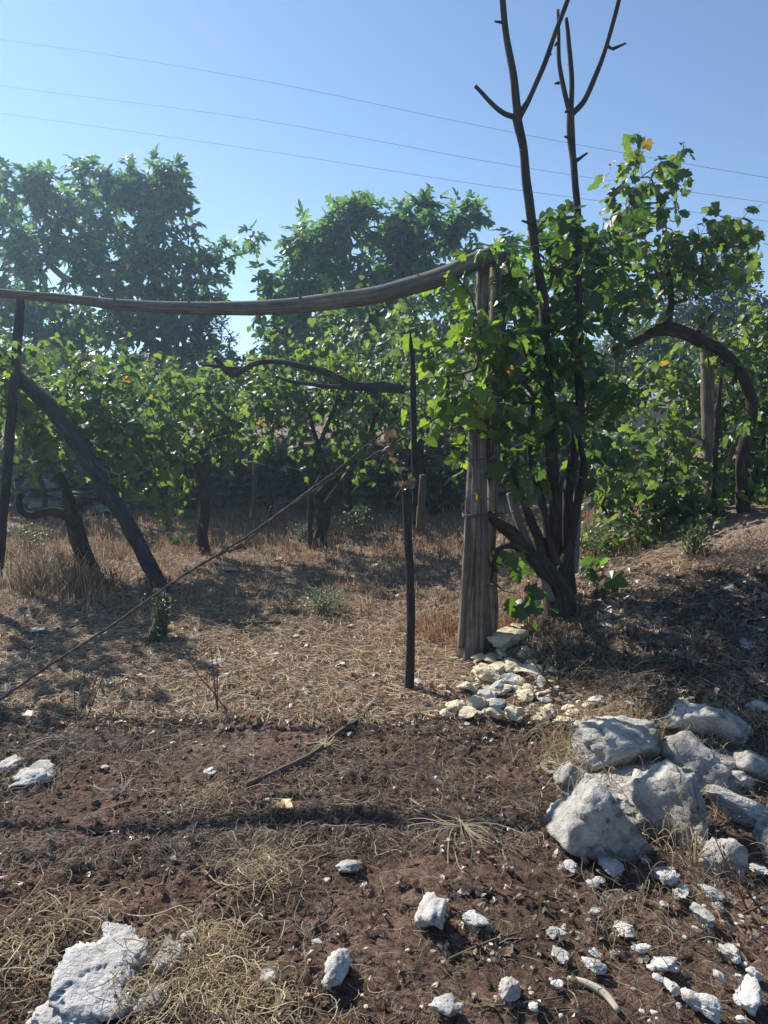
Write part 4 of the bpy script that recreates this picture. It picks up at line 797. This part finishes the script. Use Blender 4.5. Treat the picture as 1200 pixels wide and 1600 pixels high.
tag(litter('dry_stalks', x, y, U(n, .03, .18), U(n, .0014, .003), .9, U(n, 0, .02), np.vstack([STRAW, GREYS, BROWN, BROWN])), 'thin broken stalks strewn on the nearer soil', 'dry stalks')
x, y = img_pts(8000, -150, 1350, 1300, 1640, 7.); n = len(x)
tag(litter('fine_straw', x, y, U(n, .02, .10), U(n, .0010, .0022), .8, U(n, 0, .014), np.vstack([STRAW, GREYS, BROWN, BROWN])), 'fine straw bits on the dark foreground soil', 'straw bits')
x, y = img_pts(2600, 0, 420, 1140, 1360, 1.); n = len(x)
tag(litter('grey_straw', x, y, U(n, .05, .16), U(n, .0016, .0034), 1.1, U(n, .005, .02), GREYS), 'greyish tangled straw on the left foreground soil', 'dry stalks')
# curly straw tangles
def tangle(label, spots, n, L, wd, pal, curl=5, hgt=.07, name='straw_tangle', kind=None, cat='straw'):
    c = []; 
    for (px, py, rx, ry, wt) in spots:
        k = int(n*wt); a, q = gpts(px+rng.normal(size=k)*rx*.6, py+rng.normal(size=k)*ry*.6); c.append(np.stack([a, q], 1))
    c = np.vstack(c); n = len(c); m = 12; s = np.linspace(0, 1, m)[None]; th = rng.random(n)*6.28; kk = rng.normal(size=n)*curl
    a = th[:, None]+kk[:, None]*s+rng.normal(size=(n, 1))*.6*np.sin(s*6); Ls = U(n, L*.4, L*1.3)[:, None]/m
    xx = c[:, :1]+np.cumsum(np.cos(a), 1)*Ls; yy = c[:, 1:]+np.cumsum(np.sin(a), 1)*Ls
    ph = rng.random((n, 1))*2; zz = np.maximum(gz(xx, yy), gz(c[:, :1], c[:, 1:]))+.006+hgt*rng.random((n, 1))*np.abs(np.sin(s*(2+ph*2)+ph))
    P0 = np.stack([xx, yy, zz], -1); b = MB(); t = pal[rng.integers(0, len(pal), n)]*rng.uniform(.7, 1.15, (n, 1)); w_ = U(n, wd*.6, wd*1.2)
    ribbons(b, P0, w_, unit(rng.normal(size=(n, 3))*.5+[0, 0, 1]), t); ribbons(b, P0, w_, unit(rng.normal(size=(n, 3))+[0, -1.4, 0]), t)
    o = b.build(name, M_straw, None, False)
    return tag(o, label, cat, kind='stuff') if kind else tag(o, label, cat)
PALE = np.array([(.68, .57, .38), (.60, .49, .31), (.50, .39, .25), (.72, .63, .46), (.44, .34, .22)])
tangle('pale curly straw tangle sprawling over the lower left rocks', [(100, 1432, 60, 16, .14), (25, 1490, 35, 40, .14), (290, 1545, 90, 45, .45), (330, 1480, 40, 25, .12), (400, 1580, 60, 25, .15)], 560, .25, .0028, PALE, 4)
tangle('small heap of pale curled straw in the middle foreground', [(408, 1360, 26, 26, 1)], 130, .26, .0026, PALE, 8)
tangle('little yellowish straw tuft on the left soil', [(330, 1238, 20, 16, 1)], 70, .16, .0028, PALE, 8, .04)
tangle('loose ring of curled stalks left of the knobbly white stone', [(470, 1385, 30, 14, 1)], 22, .3, .0026, GREYS, 7, .05)
tangle('frayed straw draped over the left side of the rock ledge', [(900, 1180, 40, 36, .6), (985, 1140, 36, 26, .25), (1080, 1260, 50, 60, .15)], 560, .22, .003, PALE, 1.8, .13)
tangle('dry grass strands filling the cracks of the rock ledge', [(1010, 1190, 50, 50, .4), (1090, 1160, 50, 50, .3), (960, 1300, 50, 16, .3)], 420, .16, .0024, np.vstack([PALE, GREYS]), 3, .06)
tangle('grey matted straw mound right of the stone heap', [(900, 1020, 48, 26, .55), (950, 1060, 45, 20, .25), (850, 975, 30, 14, .2)], 1500, .2, .003, np.vstack([GREYS, STRAW]), 4, .08)
tangle('pale straw strands lying among the shaded slope litter', [(1060, 930, 70, 40, .5), (1090, 1030, 60, 40, .5)], 800, .22, .0035, np.vstack([GREYS, STRAW[:3]]), 3, .05)
tangle('grey weeds matted over the right bank above the rock ledge', [(1120, 980, 90, 60, .5), (1160, 880, 60, 40, .3), (1020, 1060, 60, 20, .2)], 1500, .2, .004, GREYS, 3, .07)
tangle('dry wiry stems caught between the lower right stones', [(1090, 1370, 60, 60, .6), (960, 1440, 60, 60, .4)], 170, .24, .0024, STRAW, 2.2, .09)
# radiating dead root tufts
def root_tuft(label, px, py, n, L, pal):
    c = G(px, py); c[2] = gz(c[0], c[1])+.02; n = int(n*.7); b = MB(); th = rng.normal(size=n)*1.2+rng.uniform(0, 6); m = 7; s = np.linspace(0, 1, m)[None]; Ls = U(n, L*.4, L)[:, None]
    a = th[:, None]+rng.normal(size=(n, 1))*.5*s; xx = c[0]+np.cos(a)*Ls*s; yy = c[1]+np.sin(a)*Ls*s+.02*np.sin(s*5+th[:, None]*3); zz = np.maximum(c[2]+.03*np.sin(s*2.6)*rng.random((n, 1))-.03*s, gz(xx, yy)+.004)
    ribbons(b, np.stack([xx, yy, zz], -1), U(n, .002, .005), unit(rng.normal(size=(n, 3))*.4+[0, -.4, 1]), pal[rng.integers(0, len(pal), n)]); tag(b.build('root_tuft', M_straw, None, False), label, 'dead tuft')
root_tuft('star shaped dead grass tuft pulled up on the right of the middle soil', 722, 1290, 60, .3, PALE*.7)
root_tuft('splayed grey dead tuft below the round stone at the left', 190, 1240, 46, .26, GREYS)
root_tuft('small splayed pale tuft lying on the long stick', 508, 1170, 26, .16, PALE)
root_tuft('splayed dead tuft in the left middle soil', 110, 1160, 30, .2, GREYS)
root_tuft('withered tuft beside the bright clearing patch at the left', 200, 1070, 30, .25, STRAW)

# standing dry grass
def grass(name, x, y, h, spread, wd, pal, label, cat='dry grass', lean=.35):
    n = len(x); m = 4; s = np.linspace(0, 1, m)[None]; a = rng.random(n)*6.28; l = (np.abs(rng.normal(size=n))*lean*h)[:, None]
    X0 = x[:, None]+np.cos(a)[:, None]*l*s**1.6; Y0 = y[:, None]+np.sin(a)[:, None]*l*s**1.6; Z0 = gz(x, y)[:, None]-.005+h[:, None]*s*(1-.25*s*rng.random((n, 1)))
    b = MB(); t = pal[rng.integers(0, len(pal), n)]*rng.uniform(.7, 1.2, (n, 1)); nv = np.stack([np.zeros(n), np.full(n, -1.), np.zeros(n)], 1)+rng.normal(size=(n, 3))*.4
    ribbons(b, np.stack([X0, Y0, Z0], -1), wd, nv, t); return tag(b.build(name, M_straw, None, False), label, cat, kind='stuff')
def clump_pts(ncl, per, x0, x1, y0, y1, r):
    px = rng.uniform(x0, x1, ncl); py = rng.uniform(y0, y1, ncl); x, y = gpts(px, py); x = np.repeat(x, per)+rng.normal(size=ncl*per)*r; y = np.repeat(y, per)+rng.normal(size=ncl*per)*r; return x, y
x, y = clump_pts(620, 24, -250, 1000, 798, 872, .12); n = len(x)
grass('dry_grass', x, y, U(n, .02, .17)*(.5+rng.random(n)), 0, U(n, .004, .008), np.vstack([REDS, STRAW[:3]]), 'rusty and straw coloured dry grass at the back of the clearing')
x, y = clump_pts(420, 16, -150, 900, 868, 960, .07); n = len(x)
grass('short_dry_grass', x, y, U(n, .02, .12), 0, U(n, .003, .006), np.vstack([STRAW, REDS]), 'short bleached dry grass across the clearing')
def patch(px, py, rx, ry, ncl, per, h0, h1, pal, label, wd=.004, name='grass_clump'):
    x, y = gpts(px+rng.normal(size=ncl)*rx*.6, py+rng.normal(size=ncl)*ry*.6); x = np.repeat(x, per)+rng.normal(size=ncl*per)*.03; y = np.repeat(y, per)+rng.normal(size=ncl*per)*.03; n = len(x)
    o = grass(name, x, y, U(n, h0, h1), 0, U(n, wd*.6, wd*1.3), pal, label, 'dry grass'); return o
patch(70, 920, 50, 14, 60, 16, .08, .38, STRAW, 'tall bleached dry grass by the foot of the thin left pole', .005)
patch(140, 925, 40, 12, 40, 16, .06, .26, REDS, 'orange dry grass under the gnarled left vine', .005)
patch(685, 985, 34, 18, 40, 16, .04, .16, REDS, 'orange dry grass left of the thick post foot')
patch(800, 980, 26, 14, 26, 16, .04, .16, REDS, 'reddish dry grass behind the stone heap')
patch(130, 870, 60, 14, 40, 18, .06, .25, STRAW, 'pale yellow dry grass patch behind the log brace', .005)
patch(900, 1015, 60, 26, 60, 10, .03, .12, STRAW, 'short dry stems on the straw mound')
# tall rusty dock stems
def dock(label, px, py, h, n=3, pal=((.18, .08, .05),), name='dead_weed'):
    c = G(px, py); root = empty(name, c, label, 'dead weed', 'tall rusty dead weeds'); b = MB(); q = []
    for k in range(n):
        p = [c+np.array([rnd.uniform(-.04, .04), 0, 0])]; lx, ly = rnd.uniform(-.2, .2), rnd.uniform(-.2, .2)
        for t in (.4, .7, 1): p.append(p[0]+np.array([lx*t, ly*t, h*t*rnd.uniform(.9, 1.05)]))
        C, _ = tube(b, p, [.004, .002], 4, 4, caps=False); q += [C[-j] for j in range(1, 10) for _ in range(3)]
    b.build('stem', M_cane, root); q = np.array(q); n = len(q); q = q+rng.normal(size=q.shape)*.008
    put_leaves(root, q, frames(rng.normal(size=(n, 3))+[0, 0, .8], rng.normal(size=(n, 3))), U(n, .008, .02), TS, [(.22, .10, .06), (.15, .07, .045), (.3, .18, .11)], M_dry, 0, rest='seed_head')
for (px, py, h, l) in [(112, 925, .42, 'rust brown dead weed in the pale grass at the left'), (350, 1110, .32, 'rust brown dead weed standing in the dark soil at the left of the middle'), (125, 1125, .3, 'thin dead weed standing left of the guy wire in the dark soil'), (450, 838, .4, 'rusty dead weed left of the forked middle trunk'), (412, 850, .45, 'tall rusty dead weed below the plain straight stake'), (382, 846, .35, 'rusty dead weed left of the plain straight stake'), (527, 845, .38, 'rusty dead weed just right of the forked middle trunk'), (870, 1075, .25, 'dead weed rising from the right of the stone heap'), (1175, 1430, .22, 'withered brown weed among the stones at the lower right')]:
    dock(l, px, py, h)
# green and grey weeds
def weed(label, px, py, w_, h_, n, size, pal, tm=None, name='weed', mat=None, nobj=30):
    c = G(px, py); root = empty(name, c, label, 'weed'); d_ = c[1]; W, H = sz(w_, d_)/2, sz(h_, d_)
    q = np.stack([c[0]+rng.normal(size=n)*W*.5, c[1]+rng.normal(size=n)*W*.5, c[2]+rng.random(n)*H], 1); b = MB()
    for k in range(min(14, n)): tube(b, [c, (c+q[k])/2+[0, 0, .02], q[k]], [.004, .002], 4, 3, caps=False)
    b.build('stem', M_cane, root); out = q-c
    put_leaves(root, q, frames(unit(out)+rng.normal(size=(n, 3))*.5, rng.normal(size=(n, 3))*.5+[0, 0, 1]), size*U(n, .6, 1.2), tm or TS, pal, mat or M_small, nobj)
GG = [(.16, .20, .14), (.20, .23, .18), (.12, .16, .10)]
weed('grey green bushy weed right of the forked middle trunk', 552, 842, 62, 52, 900, .035, GG)
weed('grey green low weed in the sunny mulch of the clearing', 505, 955, 70, 34, 600, .03, GG)
weed('olive coloured weed in the pale grass at the far left', 48, 860, 60, 40, 500, .035, [(.12, .13, .07), (.16, .16, .09)])
weed('small dark leafed weed at the foot of the log brace', 252, 1000, 34, 80, 330, .035, [(.09, .12, .08), (.16, .18, .15), (.06, .08, .05)])
weed('pale herb behind the pale leaning trunk', 830, 865, 50, 50, 400, .03, GG)
weed('feathery bright weed right of the low sprawling vine', 1085, 868, 40, 44, 300, .04, GREENS)
weed('small green weed in the mulch behind the lone slim stake', 470, 850, 40, 30, 250, .03, GG)
weed('tangled shady herb beneath the saplings on the right', 930, 880, 60, 60, 500, .03, [(.1, .13, .08), (.16, .18, .12)])
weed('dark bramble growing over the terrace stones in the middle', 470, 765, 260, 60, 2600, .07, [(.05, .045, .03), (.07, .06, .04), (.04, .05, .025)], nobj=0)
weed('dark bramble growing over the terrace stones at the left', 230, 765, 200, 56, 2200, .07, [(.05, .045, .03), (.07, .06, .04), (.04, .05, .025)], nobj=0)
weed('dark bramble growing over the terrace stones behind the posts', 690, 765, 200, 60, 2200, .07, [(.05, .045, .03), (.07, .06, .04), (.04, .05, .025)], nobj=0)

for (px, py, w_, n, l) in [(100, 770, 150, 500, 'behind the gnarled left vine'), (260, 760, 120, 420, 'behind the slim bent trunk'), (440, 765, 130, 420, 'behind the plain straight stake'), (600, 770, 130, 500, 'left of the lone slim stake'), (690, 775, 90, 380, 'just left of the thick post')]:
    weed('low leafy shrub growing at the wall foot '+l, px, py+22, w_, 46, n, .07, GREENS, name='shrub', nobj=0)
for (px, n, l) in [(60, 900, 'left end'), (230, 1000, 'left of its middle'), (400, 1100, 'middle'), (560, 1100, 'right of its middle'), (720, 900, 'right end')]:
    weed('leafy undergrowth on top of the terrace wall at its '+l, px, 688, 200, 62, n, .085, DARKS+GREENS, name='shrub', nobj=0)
# fallen dry vine leaves, clods
def fallen(n, x0, x1, y0, y1, size, label, pal=((.20, .15, .11), (.28, .22, .17), (.12, .085, .06), (.33, .28, .24)), name='leaf_litter'):
    px, py = rng.uniform(x0, x1, n), rng.uniform(y0, y1, n); x, y = gpts(px, py); q = np.stack([x, y, gz(x, y)+.008+.02*rng.random(n)], 1); b = MB(); Rm = frames(rng.normal(size=(n, 3))+[0, 0, .01], rng.normal(size=(n, 3))*.5+[0, 0, 1]); s_ = size*U(n, .4, 1.2)
    for t in range(len(TG)):
        k = np.arange(t, n, len(TG)); V0, T0 = TG[t]; V0 = V0*[1, 1, 2.2]; W = np.einsum('nij,kj->nki', Rm[k], V0)*s_[k][:, None, None]+q[k][:, None]
        b.add(W.reshape(-1, 3), T0[None]+(np.arange(len(k))*len(V0))[:, None, None], np.repeat(np.array(pal)[rng.integers(0, len(pal), len(k))], len(V0), 0))
    tag(b.build(name, M_dry, None, False), label, 'dry leaves', kind='stuff')
fallen(3600, 820, 1400, 880, 1100, .06, 'curled dry vine leaves carpeting the shaded slope')
fallen(700, 680, 1300, 1080, 1500, .028, 'dry leaf fragments round the rocks')
fallen(1500, -100, 900, 870, 1150, .035, 'dry leaf fragments in the clearing mulch')
fallen(700, -100, 900, 1150, 1600, .025, 'small brown leaf fragments on the near soil', ((.10, .07, .05), (.16, .11, .08), (.24, .18, .13)))
for (px, py, l, c_) in [(440, 1260, 'yellow fallen leaf above the curled straw heap', (.6, .38, .1)), (40, 1118, 'yellowish fallen leaf at the left beside the guy wire', (.5, .38, .14)), (672, 1222, 'dark hollow fallen leaf on the bare middle soil', (.05, .035, .03))]:
    c = G(px, py); b = MB(); V0, T0 = TG[2]; b.add((V0*[.05, .06, .14])@frames(np.array([[.7, -.5, .1]]), np.array([[0, -.3, 1.]]))[0].T+c+[0, 0, .015], T0, c_); tag(b.build('fallen_leaf', M_dry, loc=c), l, 'leaf')
def clods(n, y0, y1, s0, s1, label):
    px, py = rng.uniform(-150, 1350, n), rng.uniform(y0, y1, n); x, y = gpts(px, py); k = (fbm(np.stack([x, y, x*0], -1)*.9+5, 2, 9) > rng.uniform(-.4, .25, n)); x, y = x[k], y[k]; n = len(x)
    V0, T0 = ICO[1]; V = V0[None]*(1+.25*rng.normal(size=(n, len(V0), 1)))*U(n, s0, s1)[:, None, None]*np.array([1, 1, .7]); V = V+np.stack([x, y, gz(x, y)], 1)[:, None]
    b = MB(); b.add(V.reshape(-1, 3), T0[None]+(np.arange(n)*len(V0))[:, None, None]); tag(b.build('soil_crumbs', M_soil, None, False), label, 'soil crumbs', kind='stuff')
clods(9000, 1250, 1640, .003, .012, 'loose soil crumbs in the foreground'); clods(7000, 1050, 1300, .005, .018, 'loose clods in the middle soil'); clods(420, 1120, 1620, .012, .032, 'bigger lumps of dry earth in the near soil')

# ------------------------------------------------------------------ sticks on the ground
def stick(label, l, wd, mat=None, name='dry_stick', cat='stick', lift=.012):
    pts = []
    for (px, py) in l: q = G(px, py); q[2] = float(gz(q[0], q[1]))+lift; pts.append(q)
    b = MB(); tube(b, pts, rpx(wd, pts[0][1]), 8, 6, .15, seed=int(l[0][0]), wob=.004); tag(b.build(name, mat or M_stick, loc=pts[0]), label, cat)
stick('long grey branch lying diagonally on the middle soil', [(386, 1228), (440, 1205), (490, 1178), (530, 1145), (565, 1120), (590, 1090)], [11, 11, 9, 8, 7, 4], lift=.02)
stick('bleached curved stick like a rib in the lower right soil', [(888, 1522), (915, 1533), (945, 1552), (966, 1578)], [9, 12, 13, 9], M_bone)
stick('straight thin twig below the dark grey stone', [(702, 1497), (740, 1480), (780, 1466), (816, 1456)], [5, 6, 6, 4])
stick('dark piece of bark above the brown and white stone', [(714, 1386), (740, 1388), (770, 1394)], [14, 16, 10], M_dark)
stick('short brown stick above the curled straw heap', [(390, 1326), (405, 1305), (418, 1286)], [9, 10, 7], M_stick)
stick('thin dark twig in the left soil pointing to the straw tuft', [(220, 1312), (245, 1300), (262, 1290)], [5, 6, 3], M_dark)
stick('thin straight stalk under the bottom left of the middle', [(745, 1575), (800, 1570), (880, 1562)], [4, 4, 3], M_stick)
stick('thin stick lying in the mulch beyond the guy wire', [(310, 985), (370, 976), (440, 974)], [7, 7, 4])
stick('stick laid in place of the thin pole shadow at the far left', [(30, 1000), (60, 1018), (84, 1036)], [7, 7, 5])  # stands in for the cast shadow line of the thin left pole
stick('pale stick leaning on the shaded slope at the right', [(1080, 940), (1130, 905), (1165, 812)], [5, 5, 4], lift=.03)
for k in range(60):
    px, py = rnd.uniform(0, 1150), rnd.uniform(1040, 1580); a = rnd.uniform(0, 3.1); L = rnd.uniform(20, 60)
    stick(['brown', 'black', 'reddish'][k % 3]+' broken vine twig on the soil '+('left' if px < 380 else 'middle' if px < 760 else 'right')+(' of the near ground' if py > 1300 else ' of the middle ground'), [(px, py), (px+L*.5*math.cos(a)+rnd.uniform(-4, 4), py+L*.25*math.sin(a)), (px+L*math.cos(a), py+L*.5*math.sin(a))], [4, 4, 2], [M_stick, M_dark, M_cane][k % 3], 'vine_twig', 'twig', .008)
    bpy.context.scene.collection.objects[-1]['group'] = 'broken vine twigs on the soil'
# ------------------------------------------------------------------ air: thin haze volume, added to give the veiling sun glare
def haze_box():
    import bmesh
    bm = bmesh.new(); bmesh.ops.create_cube(bm, size=1); me = bpy.data.meshes.new('haze'); bm.to_mesh(me); bm.free()
    o = bpy.data.objects.new('haze', me); COL.objects.link(o); zt = 14.; zb = -3.
    o.scale = (1300, 1300, zt-zb); o.location = (0, 0, (zt+zb)/2)
    m = bpy.data.materials.new('glare_haze'); m.use_nodes = True; t = m.node_tree; t.nodes.clear(); ou = t.nodes.new('ShaderNodeOutputMaterial')
    v = t.nodes.new('ShaderNodeVolumePrincipled'); v.inputs['Color'].default_value = (.50, .74, 1, 1); v.inputs['Density'].default_value = .0036; v.inputs['Anisotropy'].default_value = .6
    t.links.new(v.outputs[0], ou.inputs['Volume']); me.materials.append(m); o['kind'] = 'stuff'; o['label'] = 'thin bluish haze in the air, added for the sun glare'; o['category'] = 'haze'
HAZE = True
if HAZE: haze_box()
